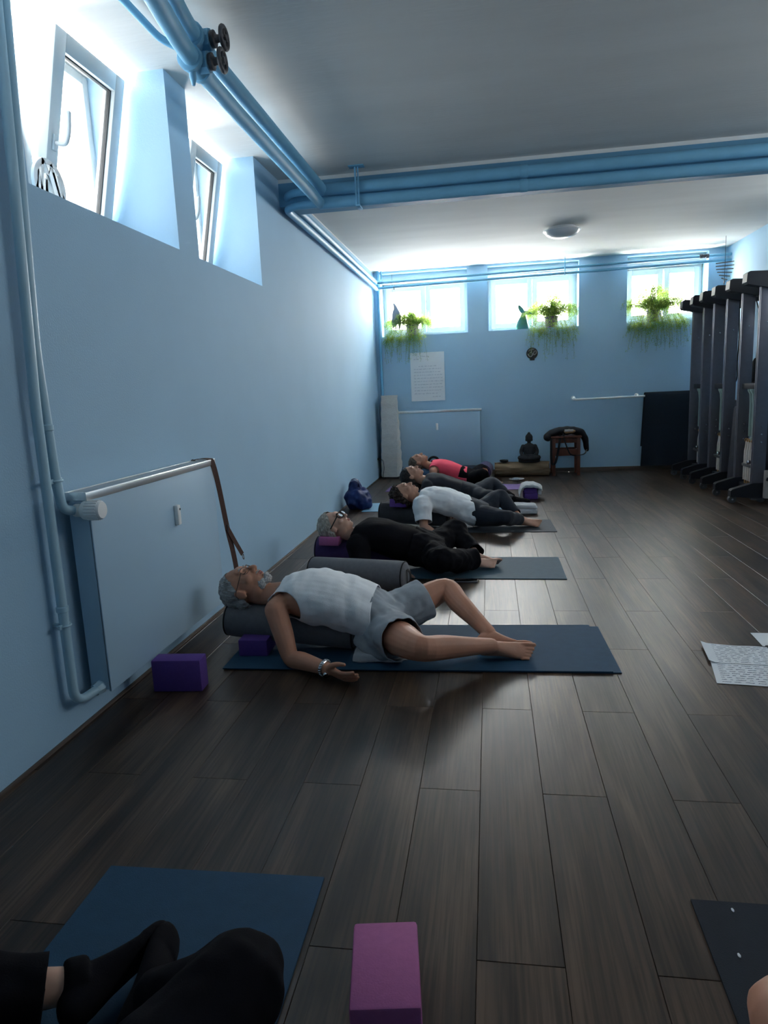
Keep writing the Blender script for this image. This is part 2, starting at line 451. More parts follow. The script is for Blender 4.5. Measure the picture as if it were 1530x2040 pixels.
def mesh_from(name, vs, fs, material, off=(0, 0, 0), smooth=True, angle=40):
    me = bpy.data.meshes.new(name)
    vv = np.asarray(vs, float) - np.asarray(off, float)
    me.from_pydata([tuple(p) for p in vv], [], [tuple(int(i) for i in f) for f in fs])
    me.materials.append(material)
    if smooth:
        me.polygons.foreach_set('use_smooth', [True] * len(me.polygons))
        me.set_sharp_from_angle(angle=R(angle))
    me.update()
    return me

def fixn(me):
    bm = bmesh.new(); bm.from_mesh(me)
    bmesh.ops.recalc_face_normals(bm, faces=bm.faces[:])
    bm.to_mesh(me); bm.free()

def obj(name, mb, material, parent=None, loc=None, label=None, cat=None, group=None, kind=None, smooth=True, angle=40):
    """one mesh object from world-space vertices; top-level objects get their origin at loc"""
    if isinstance(material, str): material = M[material]
    if parent is not None:
        off = tuple(wloc(parent))
    else:
        if loc is None:
            a = np.asarray(mb.v); loc = (*(a[:, :2].min(0) + a[:, :2].max(0)) / 2, a[:, 2].min())
        off = loc
    me = mesh_from(name, mb.v, mb.f, material, off, smooth, angle)
    fixn(me)
    o = bpy.data.objects.new(name, me)
    if parent is not None: o.parent = parent
    else: o.location = off
    link(o)
    return tag(o, label, cat, group, kind)

def copy_tree(o, parent=None):
    c = o.copy(); link(c); c.parent = parent
    for ch in list(o.children):
        copy_tree(ch, c)
    return c
# ------------------------------------------------------------------ room shell
ZS = 2.112     # sill height, left wall
ZF = 2.090     # sill height, far wall
w = MB()
w.box((-0.5, YB, 0), (0, D + 0.45, ZS))
for a, b in ((YB, 0.938), (2.19, 2.454), (3.709, 3.97), (5.106, D + 0.45)):  # first gap holds the added window
    w.box((-0.5, a, ZS), (0, b, HC))
obj('wall_left', w, 'wall', label='pale blue painted long wall with two deep high windows', cat='wall', kind='structure')
w = MB()
w.box((0, D, 0), (W, D + 0.45, ZF))
for a, b in ((0, 0.10), (1.372, 1.667), (2.94, 3.592), (4.66, W)):
    w.box((a, D, ZF), (b, D + 0.45, HC))
for a, b in ((0.10, 1.372), (1.667, 2.94), (3.592, 4.66)):
    w.box((a, D, 2.985), (b, D + 0.45, HC))
obj('wall_far', w, 'wall', label='pale blue end wall with three wide high windows', cat='wall', kind='structure')
w = MB().box((W, YB, 0), (W + 0.5, D + 0.45, ZS))
for a, b in ((YB, 2.2), (3.45, 3.75), (5.0, 6.3), (7.3, D + 0.45)):  # gaps cut for the added unseen windows
    w.box((W, a, ZS), (W + 0.5, b, HC))
obj('wall_right', w, 'wall', label='blue wall behind the upright exercise machines', cat='wall', kind='structure')
obj('wall_back', MB().box((-0.5, YB - 0.2, 0), (W + 0.5, YB, HC)), 'wall', label='plain blue wall opposite the plant windows', cat='wall', kind='structure')
obj('ceiling', MB().box((-0.5, YB - 0.2, HC), (W + 0.5, D + 0.45, HC + 0.2)), 'ceil', label='off-white brushed plaster ceiling', cat='ceiling', kind='structure')
BZ = 2.81
obj('trim_1', MB().box((0.0, 5.70, BZ), (W, 5.98, HC)), 'beam', label='mid-blue painted ceiling beam crossing the room', cat='beam', kind='structure')
obj('trim_2', MB().box((0.0, 5.697, HC - 0.028), (W, 5.70, HC)), 'white_band', label='thin white paint band along the top of the beam', cat='trim', kind='structure')
obj('trim_3', MB().box((0.0, 5.98, HC - 0.012), (0.003, D, HC)), 'white_band', label='thin white paint line between blue wall and ceiling', cat='trim', kind='structure')
obj('baseboard_left', MB().box((0, YB, 0), (0.010, D, 0.014), 0.002), 'skirt', label='thin dark wood skirting along the window wall', cat='baseboard', kind='structure')
obj('baseboard_far', MB().box((0.014, D - 0.014, 0), (W, D, 0.06), 0.003), 'skirt', label='dark wood skirting below the hand rail and radiator', cat='baseboard', kind='structure')
obj('baseboard_right', MB().box((W - 0.014, YB, 0), (W, D - 0.014, 0.05), 0.003), 'skirt', label='dark wood skirting behind the exercise machines', cat='baseboard', kind='structure')

# floor of laminate planks
fl = thing('floor', 'dark grey-brown laminate plank floor', 'floor', (0, 0, 0), kind='structure')
obj('underlay', MB().box((-0.1, YB, -0.12), (W, D, -0.006)), 'under', fl)
PW, P0, PL = 0.1991, 1.617, 1.255
shared = {}
def plank_mesh(x0, x1, L):
    key = (round(x1 - x0, 4), round(L, 4))
    if key not in shared:
        g = 0.0006
        w_, l_ = x1 - x0 - 2 * g, L - 2 * g
        c = 0.0009
        vs = [(-w_ / 2, -l_ / 2, -0.012), (w_ / 2, -l_ / 2, -0.012), (w_ / 2, l_ / 2, -0.012), (-w_ / 2, l_ / 2, -0.012),
              (-w_ / 2, -l_ / 2, -c), (w_ / 2, -l_ / 2, -c), (w_ / 2, l_ / 2, -c), (-w_ / 2, l_ / 2, -c),
              (-w_ / 2 + c, -l_ / 2 + c, 0), (w_ / 2 - c, -l_ / 2 + c, 0), (w_ / 2 - c, l_ / 2 - c, 0), (-w_ / 2 + c, l_ / 2 - c, 0)]
        fs = [(0, 3, 2, 1), (8, 9, 10, 11)]
        for k in range(4):
            j = (k + 1) % 4
            fs += [(k, j, 4 + j, 4 + k), (4 + k, 4 + j, 8 + j, 8 + k)]
        shared[key] = mesh_from('plank', vs, fs, M['floor'], smooth=False)
    return shared[key]
r0 = math.floor((0 - P0) / PW)
for i in range(r0, 40):
    xa, xb = max(0.0, P0 + i * PW), min(W, P0 + (i + 1) * PW)
    if xb - xa < 0.01: continue
    if xa >= W: break
    y = (2.62 if i % 2 == 0 else 2.037) - 4 * PL
    while y < D:
        a, b = max(YB, y), min(D, y + PL)
        if b - a > 0.02:
            o = bpy.data.objects.new('plank', plank_mesh(xa, xb, b - a))
            o.location = ((xa + xb) / 2, (a + b) / 2, 0)
            o.parent = fl
            link(o)
        y += PL

# ------------------------------------------------------------------ windows
def rot_y(mb, piv, ang):
    c, s = math.cos(ang), math.sin(ang)
    out = []
    for x, y, z in mb.v:
        dx, dz = x - piv[0], z - piv[1]
        out.append((piv[0] + dx * c + dz * s, y, piv[1] - dx * s + dz * c))
    mb.v = out
    return mb

def rect_frame(ax, a0, a1, z0, z1, d0, d1, wd, bev=0.006):
    """frame in the plane of axis ax ('x': lies in y-z, 'y': lies in x-z)"""
    m_ = MB()
    def bx(p, q, r, s_):
        if ax == 'x': m_.box((d0, p, r), (d1, q, s_), bev)
        else: m_.box((p, d0, r), (q, d1, s_), bev)
    bx(a0, a0 + wd, z0, z1); bx(a1 - wd, a1, z0, z1)
    bx(a0 + wd - 0.004, a1 - wd + 0.004, z0, z0 + wd); bx(a0 + wd - 0.004, a1 - wd + 0.004, z1 - wd, z1)
    return m_

def left_window(name, ya, yb, tilt, label):
    t = thing(name, label, 'window', (-0.47, (ya + yb) / 2, ZS), kind='structure')
    obj('window_frame', rect_frame('x', ya, yb, ZS, HC, -0.50, -0.435, 0.05), 'pvc', t)
    pv = (-0.43, ZS + 0.045)
    ym = (ya + yb) / 2
    z0, z1 = ZS + 0.045, HC - 0.02
    for s0, s1, tl in ((ya + 0.035, ym - 0.004, 0.0), (ym + 0.004, yb - 0.035, tilt)):
        sash = obj('sash', rot_y(rect_frame('x', s0, s1, z0, z1, -0.455, -0.385, 0.085, 0.008), pv, tl), 'pvc', t)
        obj('seal', rot_y(rect_frame('x', s0 + 0.08, s1 - 0.08, z0 + 0.08, z1 - 0.08, -0.432, -0.408, 0.012, 0.002), pv, tl), 'rubber', sash)
        obj('pane', rot_y(MB().box((-0.424, s0 + 0.083, z0 + 0.083), (-0.416, s1 - 0.083, z1 - 0.083)), pv, tl), 'glass_dimmed', sash)
        zc = (z0 + z1) / 2 - 0.06
        if tl:
            h = MB().box((-0.392, s0 + 0.030, zc - 0.035), (-0.374, s0 + 0.060, zc + 0.035), 0.004)
            h.tube([(-0.38, s0 + 0.045, zc), (-0.335, s0 + 0.045, zc), (-0.322, s0 + 0.047, zc + 0.02), (-0.318, s0 + 0.047, zc + 0.07), (-0.325, s0 + 0.047, zc + 0.135)], 0.0105, n=10, sub=4, dome=True)
            obj('handle', rot_y(h, pv, tl), 'pvc', sash)
left_window('added_window_6', 0.938, 2.19, 0.0, 'added unseen white window on long wall, before the vertical pipes')  # added out of view to let in more daylight
left_window('window_1', 2.454, 3.709, 0.225, 'tilted white window with round mountain ornament on its ledge')
left_window('window_2', 3.97, 5.106, 0.20, 'tilted white window on long wall, nearer the ceiling beam')


def added_right_window(name, ya, yb, label):  # windows added on the unseen stretch of wall to brighten the room
    t = thing(name, label, 'window', (W + 0.44, (ya + yb) / 2, ZS), kind='structure')
    obj('window_frame', rect_frame('x', ya, yb, ZS, HC, W + 0.42, W + 0.485, 0.05), 'pvc', t)
    ym = (ya + yb) / 2
    for s0, s1 in ((ya + 0.035, ym - 0.004), (ym + 0.004, yb - 0.035)):
        sash = obj('sash', rect_frame('x', s0, s1, ZS + 0.04, HC - 0.04, W + 0.385, W + 0.455, 0.08, 0.008), 'pvc', t)
        obj('pane', MB().box((W + 0.416, s0 + 0.078, ZS + 0.118), (W + 0.424, s1 - 0.078, HC - 0.118)), 'glass_added', sash)
added_right_window('added_window_7', 2.2, 3.45, 'added unseen white window on the machine wall, farthest from the machines')
added_right_window('added_window_8', 3.75, 5.0, 'added unseen white window on the machine wall, just before the ceiling beam')
added_right_window('added_window_9', 6.3, 7.3, 'added unseen white window on the machine wall, just behind the ceiling beam')

def far_window(name, xa, xb, label, ajar=0.0):
    y0 = D + 0.28
    t = thing(name, label, 'window', ((xa + xb) / 2, y0, ZF), kind='structure')
    obj('shutter_box', MB().box((xa, D + 0.12, 2.865), (xb, D + 0.36, 2.985), 0.005), 'pvc', t)
    obj('window_frame', rect_frame('y', xa, xb, ZF, 2.87, y0, y0 + 0.065, 0.065), 'pvc', t)
    xm = (xa + xb) / 2
    for k, (p, q) in enumerate(((xa + 0.045, xm + 0.004), (xm + 0.008, xb - 0.045))):
        sm = rect_frame('y', p, q, ZF + 0.045, 2.83, y0 - 0.02, y0 + 0.05, 0.075, 0.007)
        gl = MB().box((p + 0.07, y0 + 0.012, ZF + 0.115), (q - 0.07, y0 + 0.018, 2.76))
        if k == 1 and ajar:
            for mb_ in (sm, gl):
                c, s = math.cos(ajar), math.sin(ajar)
                mb_.v = [(q + (x - q) * c - (y - y0) * s, y0 + (x - q) * s + (y - y0) * c, z) for x, y, z in mb_.v]
        sash = obj('sash', sm, 'pvc', t)
        obj('pane', gl, 'glass', sash)
        if k == 1:
            h = MB().box((p + 0.022, y0 - 0.034, 2.40), (p + 0.05, y0 - 0.018, 2.46), 0.003)
            h.tube([(p + 0.036, y0 - 0.03, 2.43), (p + 0.036, y0 - 0.06, 2.43), (p + 0.036, y0 - 0.066, 2.40), (p + 0.036, y0 - 0.066, 2.31)], 0.009, n=8, dome=True)
            obj('handle', h, 'pvc', sash)
far_window('window_3', 0.10, 1.372, 'white double window above the radiator and poster')
far_window('window_4', 1.667, 2.94, 'white double window above the round carved plaque')
far_window('window_5', 3.592, 4.66, 'white double window beside the exercise machines, one sash ajar', ajar=0.10)

# ------------------------------------------------------------------ ceiling pipes
def pipe(name, pts, r, material, label, bend=0.1, parent=None, group=None, n=14):
    """straight runs with rounded corners"""
    P = [np.asarray(p, float) for p in pts]
    out = [P[0]]
    for i in range(1, len(P) - 1):
        a, b, c = P[i - 1], P[i], P[i + 1]
        la, lc = np.linalg.norm(a - b), np.linalg.norm(c - b)
        d = min(bend, la * 0.49, lc * 0.49)
        p, q = b + (a - b) / la * d, b + (c - b) / lc * d
        for t in np.linspace(0, 1, 9):
            out.append((1 - t) ** 2 * p + 2 * t * (1 - t) * b + t * t * q)
    out.append(P[-1])
    m_ = MB().tube(out, r, n=n)
    if parent is not None:
        return obj(name, m_, material, parent)
    return obj(name, m_, material, loc=tuple(P[0]), label=label, cat='pipe', group=group)

ZA, ZBp = 2.886, 2.784
def valve(parent, yv, zv, x0):
    v_ = MB().lathe([(0.047, -0.075), (0.056, -0.07), (0.056, -0.045), (0.05, -0.04), (0.05, 0.04), (0.056, 0.045), (0.056, 0.07), (0.047, 0.075)], (x0, yv, zv), 16, 'y')
    v_.lathe([(0.046, 0.0), (0.046, 0.065), (0.03, 0.07)], (x0, yv, zv), 8, 'x')
    b = obj('valve_body', v_, 'pipe', parent)
    s = MB().lathe([(0.034, 0.062), (0.036, 0.085), (0.02, 0.088), (0.016, 0.10), (0.016, 0.118), (0.012, 0.12), (0.012, 0.132)], (x0, yv, zv), 12, 'x')
    obj('stem', s, 'iron', b)
    h = MB().torus((x0 + 0.128, yv, zv), 0.044, 0.010, (1, 0, 0), 22, 8)
    h.tube([(x0 + 0.128, yv - 0.042, zv), (x0 + 0.128, yv + 0.042, zv)], 0.006, n=6)
    h.tube([(x0 + 0.128, yv, zv - 0.042), (x0 + 0.128, yv, zv + 0.042)], 0.006, n=6)
    h.lathe([(0.013, 0.118), (0.013, 0.14)], (x0, yv, zv), 10, 'x')
    obj('handwheel', h, 'iron', b, angle=60)

pa = thing('heating_pipe', 'blue ceiling pipe with handwheel valve, upper one of the pair', 'pipe', (0.39, 3.3, ZA))
pipe('pipe_run', [(0.75, YB, ZA), (0.60, 2.2, ZA), (0.43, 2.9, ZA), (0.39, 3.2, ZA), (0.39, 5.60, ZA)], 0.040, 'pipe', None, 0.25, pa)
valve(pa, 3.225, ZA, 0.392)
pb = thing('heating_pipe', 'blue ceiling pipe with handwheel valve and drain spout, lower one of the pair', 'pipe', (0.37, 3.3, ZBp))
pipe('pipe_run', [(0.72, YB, ZBp), (0.58, 2.0, ZBp), (0.445, 2.72, ZBp), (0.385, 3.15, ZBp), (0.37, 3.6, ZBp), (0.37, 5.60, ZBp)], 0.040, 'pipe', None, 0.25, pb)
valve(pb, 3.20, ZBp, 0.385)
obj('drain_spout', MB().tube([(0.385, 3.16, ZBp - 0.03), (0.385, 3.16, ZBp - 0.075), (0.385, 3.16, ZBp - 0.105)], [0.016, 0.016, 0.007], n=10), 'pipe', pb)
pipe('heating_pipe', [(0.16, YB, 2.972), (0.168, 3.0, 2.972), (0.168, 3.36, 2.972), (0.30, 3.42, 2.93), (0.375, 3.42, ZA + 0.01)], 0.017, 'pipe', 'thin blue pipe under the ceiling next to the tilted windows', 0.08)

def beam_pipe(z, zw, label):
    t = thing('heating_pipe', label, 'pipe', (0.4, 5.6, z))
    obj('main_run', MB().tube([(W - 0.002, 5.625, z), (0.36, 5.60, z)], 0.044, n=16), 'pipe', t)
    obj('coupling', MB().lathe([(0.044, -0.03), (0.049, -0.02), (0.049, 0.02), (0.044, 0.03)], (1.95, 5.608, z), 16, 'x'), 'pipe', t)
    pipe('wall_run', [(0.40, 5.60, z), (0.062, 5.60, z - 0.003), (0.062, 5.95, zw), (0.062, D - 0.10, zw - 0.012)], 0.030, 'pipe', None, 0.17, t)
    return t
beam_pipe(ZA, 2.868, 'thick blue pipe along the beam, upper one, bending onto the long wall')
beam_pipe(ZBp, 2.782, 'thick blue pipe along the beam, lower one, bending onto the long wall')

h = thing('pipe_hanger', 'thin blue metal hanger holding the beam pipes from the ceiling', 'bracket', (0.68, 5.55, HC))
obj('rod', MB().tube([(0.668, 5.535, HC), (0.668, 5.535, 2.735)], 0.007, n=8).tube([(0.690, 5.535, HC), (0.690, 5.535, 2.74)], 0.005, n=8), 'pipe', h)
obj('ceiling_plate', MB().box((0.62, 5.50, HC - 0.008), (0.74, 5.57, HC), 0.002), 'pipe', h)
obj('cradle', MB().box((0.662, 5.53, 2.725), (0.695, 5.66, 2.739), 0.002), 'pipe', h)

for k, (z, lab) in enumerate(((2.862, 'blue pipe crossing the plant windows, upper one with brass fitting'), (2.790, 'blue pipe crossing the plant windows, lower one with small tap'))):
    t = thing('heating_pipe', lab, 'pipe', (0.1, D - 0.16, z))
    obj('pipe_run', MB().tube([(0.06, D - 0.14, z - 0.02), (W - 0.002, D - 0.16, z + 0.035)], 0.019, n=12), 'pipe', t)
    f_ = MB()
    if k == 0:
        f_.lathe([(0.019, -0.06), (0.028, -0.055), (0.028, -0.02), (0.022, -0.015), (0.022, 0.02), (0.029, 0.025), (0.029, 0.06), (0.019, 0.065)], (4.55, D - 0.158, z + 0.031), 12, 'x')
    else:
        f_.tube([(0.33, D - 0.142, z - 0.015), (0.33, D - 0.17, z - 0.03), (0.33, D - 0.19, z - 0.055)], 0.010, n=8)
    obj('fitting', f_, 'iron', t)
h = thing('pipe_hanger', 'thin blue rod holding the pipes in front of the middle plant window', 'bracket', (2.72, D - 0.2, HC))
obj('rod', MB().tube([(2.73, D - 0.17, HC), (2.73, D - 0.17, 2.79)], 0.008, n=8), 'pipe', h)
obj('hook', MB().torus((2.73, D - 0.155, 2.80), 0.026, 0.006, (1, 0, 0), 16, 6, 0, 360), 'pipe', h)
t = thing('heating_pipe', 'blue riser pipe in the corner behind the paper lamp', 'pipe', (0.05, D - 0.06, 0))
obj('pipe_run', MB().tube([(0.075, D - 0.06, 0.0), (0.075, D - 0.06, HC)], 0.022, n=12), 'pipe', t)
obj('bracket', MB().tube([(0.13, D - 0.05, HC), (0.13, D - 0.05, 2.90), (0.12, D - 0.13, 2.86)], 0.012, n=8), 'pipe', t)

# vertical pipes by the radiator
def clamp(parent, y, z, r):
    obj('pipe_clip', MB().torus((0.045, y, z), r + 0.004, 0.005, (0, 0, 1), 16, 6).box((0.0, y - 0.006, z - 0.006), (0.03, y + 0.006, z + 0.006)).box((0.04, y + r, z - 0.009), (0.05, y + r + 0.016, z + 0.009), 0.002).box((0.04, y - r - 0.016, z - 0.009), (0.05, y - r, z + 0.009), 0.002), 'pipe_l', parent)
t = thing('heating_pipe', 'pale blue return pipe bending to the bottom of the near radiator', 'pipe', (0.045, 2.26, 0.2))
pipe('pipe_run', [(0.045, 2.36, HC), (0.045, 2.262, 1.3), (0.045, 2.262, 0.145), (0.07, 2.40, 0.155), (0.075, 2.43, 0.175)], 0.0185, 'pipe_l', None, 0.07, t)
clamp(t, 2.262, 0.47, 0.0185)
obj('sleeve', MB().lathe([(0.0185, -0.012), (0.023, -0.009), (0.023, 0.009), (0.0185, 0.012)], (0.045, 2.262, 0.535), 14), 'pipe_l', t)
obj('union', MB().tube([(0.06, 2.375, 0.15), (0.068, 2.40, 0.155), (0.072, 2.42, 0.165), (0.074, 2.445, 0.175)], [0.024, 0.030, 0.024, 0.030], n=8), 'pipe_l', t)
t = thing('heating_pipe', 'pale blue supply pipe bending to the thermostat of the near radiator', 'pipe', (0.045, 2.3, 0.9))
pipe('pipe_run', [(0.045, 2.405, HC), (0.045, 2.303, 1.5), (0.045, 2.322, 1.02), (0.05, 2.335, 0.905), (0.07, 2.395, 0.893)], 0.0185, 'pipe_l', None, 0.08, t)
clamp(t, 2.322, 1.02, 0.0185)
obj('sleeve', MB().lathe([(0.0185, -0.012), (0.023, -0.009), (0.023, 0.009), (0.0185, 0.012)], (0.045, 2.312, 1.22), 14), 'pipe_l', t)

# ------------------------------------------------------------------ radiators
def radiator(label, along, p0, q0, q1, z0, z1, wallc, depth):
    """along 'y': on left wall (x from wallc), along 'x': on far wall (y up to wallc)"""
    def B(mb, a0, a1, d0, d1, zz0, zz1, bev=0.0):
        if along == 'y': mb.box((wallc + d0, a0, zz0), (wallc + d1, a1, zz1), bev)
        else: mb.box((a0, wallc - d1, zz0), (a1, wallc - d0, zz1), bev)
        return mb
    c = (wallc + depth / 2, (q0 + q1) / 2, z0) if along == 'y' else ((q0 + q1) / 2, wallc - depth / 2, z0)
    t = thing('radiator', label, 'radiator', c)
    obj('front_panel', B(MB(), q0, q1, depth - 0.014, depth, z0, z1, 0.006), 'rad', t)
    obj('back_panel', B(MB(), q0 + 0.02, q1 - 0.02, 0.025, 0.037, z0, z1 - 0.01, 0.003), 'rad', t)
    for a in (q0, q1 - 0.008):
        obj('side_panel', B(MB(), a, a + 0.008, 0.03, depth - 0.004, z0 + 0.01, z1 - 0.012, 0.002), 'rad', t)
    m_ = MB()
    for k in range(28):
        a = q0 + 0.03 + (q1 - q0 - 0.06) * k / 27
        B(m_, a - 0.002, a + 0.002, 0.037, depth - 0.014, z0 + 0.04, z1 - 0.04)
    obj('convector_fins', m_, 'rad', t, smooth=False, kind='stuff')
    g = obj('top_grille', B(B(MB(), q0 - 0.02, q1 + 0.02, depth - 0.006, depth + 0.006, z1 - 0.004, z1 + 0.03, 0.004), q0 - 0.02, q1 + 0.02, 0.02, 0.028, z1 + 0.002, z1 + 0.03), 'alu', t)
    m_ = MB()
    n = 90
    for k in range(n + 1):
        a = q0 - 0.018 + (q1 - q0 + 0.036) * k / n
        B(m_, a - 0.0028, a + 0.0028, 0.024, depth - 0.002, z1 + 0.024, z1 + 0.028)
    obj('grille_bars', m_, 'alu', g, smooth=False, kind='stuff')
    for a in (q0 - 0.024, q1 + 0.016):
        obj('grille_end', B(MB(), a, a + 0.008, 0.018, depth + 0.006, z1 + 0.0, z1 + 0.031, 0.002), 'alu', g)
    return t
rl = radiator('large pale blue panel radiator with thermostat beside the grey-haired man', 'y', 0, 2.40, 3.62, 0.135, 0.935, 0.0, 0.12)
th = MB().lathe([(0.024, -0.055), (0.026, -0.05), (0.026, -0.03), (0.022, -0.028), (0.022, -0.02), (0.036, -0.015), (0.038, 0.0), (0.037, 0.055), (0.032, 0.062), (0.010, 0.064)], (0.115, 2.395, 0.893), 20, 'x')
tho = obj('thermostat', th, 'white', rl, label='white ribbed thermostat knob')
rb = MB()
for k in range(20):
    a = 2 * math.pi * k / 20
    rb.box((0.117, 2.395 + 0.0375 * math.cos(a) - 0.0022, 0.893 + 0.0375 * math.sin(a) - 0.0022), (0.167, 2.395 + 0.0375 * math.cos(a) + 0.0022, 0.893 + 0.0375 * math.sin(a) + 0.0022), 0.001)
obj('grip_ribs', rb, 'white', tho, kind='stuff')
ec = obj('heat_meter', MB().box((0.12, 3.095, 0.69), (0.142, 3.127, 0.79), 0.005), 'white', rl, label='small white heat meter')
obj('meter_eye', MB().lathe([(0.006, 0), (0.006, 0.002)], (0.1415, 3.118, 0.768), 10, 'x'), 'rubber', ec)
rf = radiator('pale blue panel radiator below the handwritten poster', 'x', 0, 0.30, 1.525, 0.145, 0.955, D, 0.11)
obj('heat_meter', MB().box((0.868, D - 0.132, 0.69), (0.904, D - 0.11, 0.79), 0.005), 'white', rf, label='small white heat meter')

# strap over the near radiator
def ribbon(pts, width_dir, wd, th=0.0025, sub=6):
    P = catmull(pts, sub)
    wds = np.asarray(width_dir, float)
    rs = []
    for i, p in enumerate(P):
        t_ = nrm(P[min(i + 1, len(P) - 1)] - P[max(i - 1, 0)])
        u = nrm(wds - t_ * np.dot(wds, t_)); v = np.cross(t_, u)
        rs.append([p + u * wd / 2 + v * th / 2, p - u * wd / 2 + v * th / 2, p - u * wd / 2 - v * th / 2, p + u * wd / 2 - v * th / 2])
    return MB().rings(rs)
t = thing('yoga_strap', 'brown webbing strap with metal buckle hanging over the radiator top', 'strap', (0.1, 3.6, 0.9))
obj('webbing', ribbon([(0.02, 3.57, 0.75), (0.02, 3.575, 0.94), (0.045, 3.58, 0.969), (0.11, 3.585, 0.969), (0.13, 3.595, 0.94), (0.135, 3.64, 0.80), (0.14, 3.70, 0.55), (0.15, 3.725, 0.42), (0.16, 3.735, 0.30), (0.17, 3.73, 0.12), (0.20, 3.72, 0.012)], (0.35, 1, 0), 0.038), 'strap', t)
obj('loose_end', ribbon([(0.142, 3.70, 0.55), (0.165, 3.74, 0.46), (0.19, 3.775, 0.375)], (0.35, 1, 0), 0.03), 'strap', t)
obj('buckle', MB().torus((0.145, 3.70, 0.55), 0.018, 0.004, (1, 0.3, 0), 16, 6), 'iron', t)
obj('ring', MB().torus((0.192, 3.778, 0.36), 0.016, 0.0035, (1, 0.2, 0.2), 16, 6), 'steel', t)

# ------------------------------------------------------------------ ceiling lamp
t = thing('ceiling_lamp', 'round white opal glass ceiling lamp with pale rim', 'lamp', (2.50, 8.28, HC))
obj('base_plate', MB().lathe([(0.15, 0), (0.15, -0.03), (0.14, -0.035)], (2.50, 8.28, HC), 36), 'white', t)
obj('shade', MB().lathe([(0.145, -0.028), (0.20, -0.034), (0.195, -0.045), (0.17, -0.075), (0.12, -0.098), (0.06, -0.11), (0.005, -0.113)], (2.50, 8.28, HC), 40), 'lampglass', t)
obj('rim', MB().torus((2.50, 8.28, HC - 0.036), 0.20, 0.006, (0, 0, 1), 44, 6), 'white', t)

# ------------------------------------------------------------------ ornament on left window ledge
yc, zc, Rr = 2.79, ZS + 0.092, 0.094
t = thing('window_ornament', 'round white cut-out mountain ornament on the window ledge', 'ornament', (-0.13, yc, ZS))
xo = -0.13
def arcbar(m_, pts, wd):
    """flat bar following 2D (y,z) polyline, 1.4 cm thick in x"""
    P = [np.array(p, float) for p in pts]
    rs = []
    for i, p in enumerate(P):
        t_ = nrm(P[min(i + 1, len(P) - 1)] - P[max(i - 1, 0)])
        n_ = np.array([-t_[1], t_[0]])
        a, b = p + n_ * wd / 2, p - n_ * wd / 2
        rs.append([(xo, a[0], a[1]), (xo, b[0], b[1]), (xo - 0.014, b[0], b[1]), (xo - 0.014, a[0], a[1])])
    m_.rings(rs)
ring = MB()
arcbar(ring, [(yc + Rr * math.cos(a), zc + Rr * math.sin(a)) for a in np.linspace(-0.5 * math.pi, 1.5 * math.pi, 49)], 0.022)
obj('ring', ring, 'white', t)
pk = MB()
for q in ([(-0.07, -0.07), (-0.03, 0.098), (0.0, 0.05), (0.02, 0.09), (0.075, -0.07)], [(-0.045, -0.09), (-0.012, 0.04), (0.012, -0.02), (0.03, -0.09)],
          [(-0.095, -0.04), (-0.07, 0.045), (-0.05, -0.09)], [(0.03, 0.06), (0.058, -0.04), (0.055, -0.09)], [(0.06, 0.055), (0.085, -0.04), (0.09, -0.05)], [(-0.025, 0.02), (-0.035, -0.09)]):
    arcbar(pk, [(yc + a, zc + b) for a, b in q], 0.016)
pk.prism([(yc - 0.06, zc - 0.085), (yc + 0.07, zc - 0.08), (yc + 0.03, zc - 0.055), (yc - 0.03, zc - 0.06)], 'x', xo - 0.013, xo - 0.001)
obj('mountain_peaks', pk, 'white', t)

# ------------------------------------------------------------------ poster, plaque, rail, hanging mats
def scribble(rows, fn, seed, wmin=0.010, wmax=0.05, hgt=0.014, gap=0.012, th=0.0022):
    """rows of pen strokes: fn(u, v) maps sheet coords to 3D; each row (u0,u1,v)"""
    rnd = random.Random(seed)
    m_ = MB()
    for (u0, u1, v) in rows:
        u = u0
        while u < u1 - wmin:
            wd = rnd.uniform(wmin, wmax)
            k = max(2, int(wd / 0.007))
            pts = [(u + wd * i / k, v + (hgt * (0.5 if i % 2 else -0.5)) * rnd.uniform(0.3, 1.0)) for i in range(k + 1)]
            for (a, b) in zip(pts[:-1], pts[1:]):
                d = math.hypot(b[0] - a[0], b[1] - a[1]) + 1e-9
                nx, ny = -(b[1] - a[1]) / d * th / 2, (b[0] - a[0]) / d * th / 2
                i0 = len(m_.v)
                m_.v += [tuple(fn(a[0] + nx, a[1] + ny)), tuple(fn(b[0] + nx, b[1] + ny)), tuple(fn(b[0] - nx, b[1] - ny)), tuple(fn(a[0] - nx, a[1] - ny))]
                m_.f.append((i0, i0 + 1, i0 + 2, i0 + 3))
            u += wd + gap * rnd.uniform(0.7, 1.6)
    return m_
px0, pz0, pw, ph = 0.508, 1.123, 0.506, 0.713
def pf(u, v, off=0.0):
    lift = 0.010 * math.exp(-((v) / 0.05) ** 2) * (0.4 + 0.6 * math.sin(u / pw * 3.1))
    return (px0 + u, D - 0.004 - lift - off, pz0 + v)
t = thing('poster', 'white handwritten paper poster with rows of script on blue wall', 'poster', (px0 + pw / 2, D, pz0))
m_ = MB()
nu, nv = 10, 20
for s_ in (0.0, 0.0015):
    for j in range(nv + 1):
        for i in range(nu + 1):
            m_.v.append(pf(pw * i / nu, ph * j / nv, s_))
q = (nu + 1) * (nv + 1)
for j in range(nv):
    for i in range(nu):
        a = j * (nu + 1) + i
        m_.f.append((a, a + 1, a + nu + 2, a + nu + 1)); m_.f.append((q + a, q + a + nu + 1, q + a + nu + 2, q + a + 1))
obj('sheet', m_, 'paper', t)
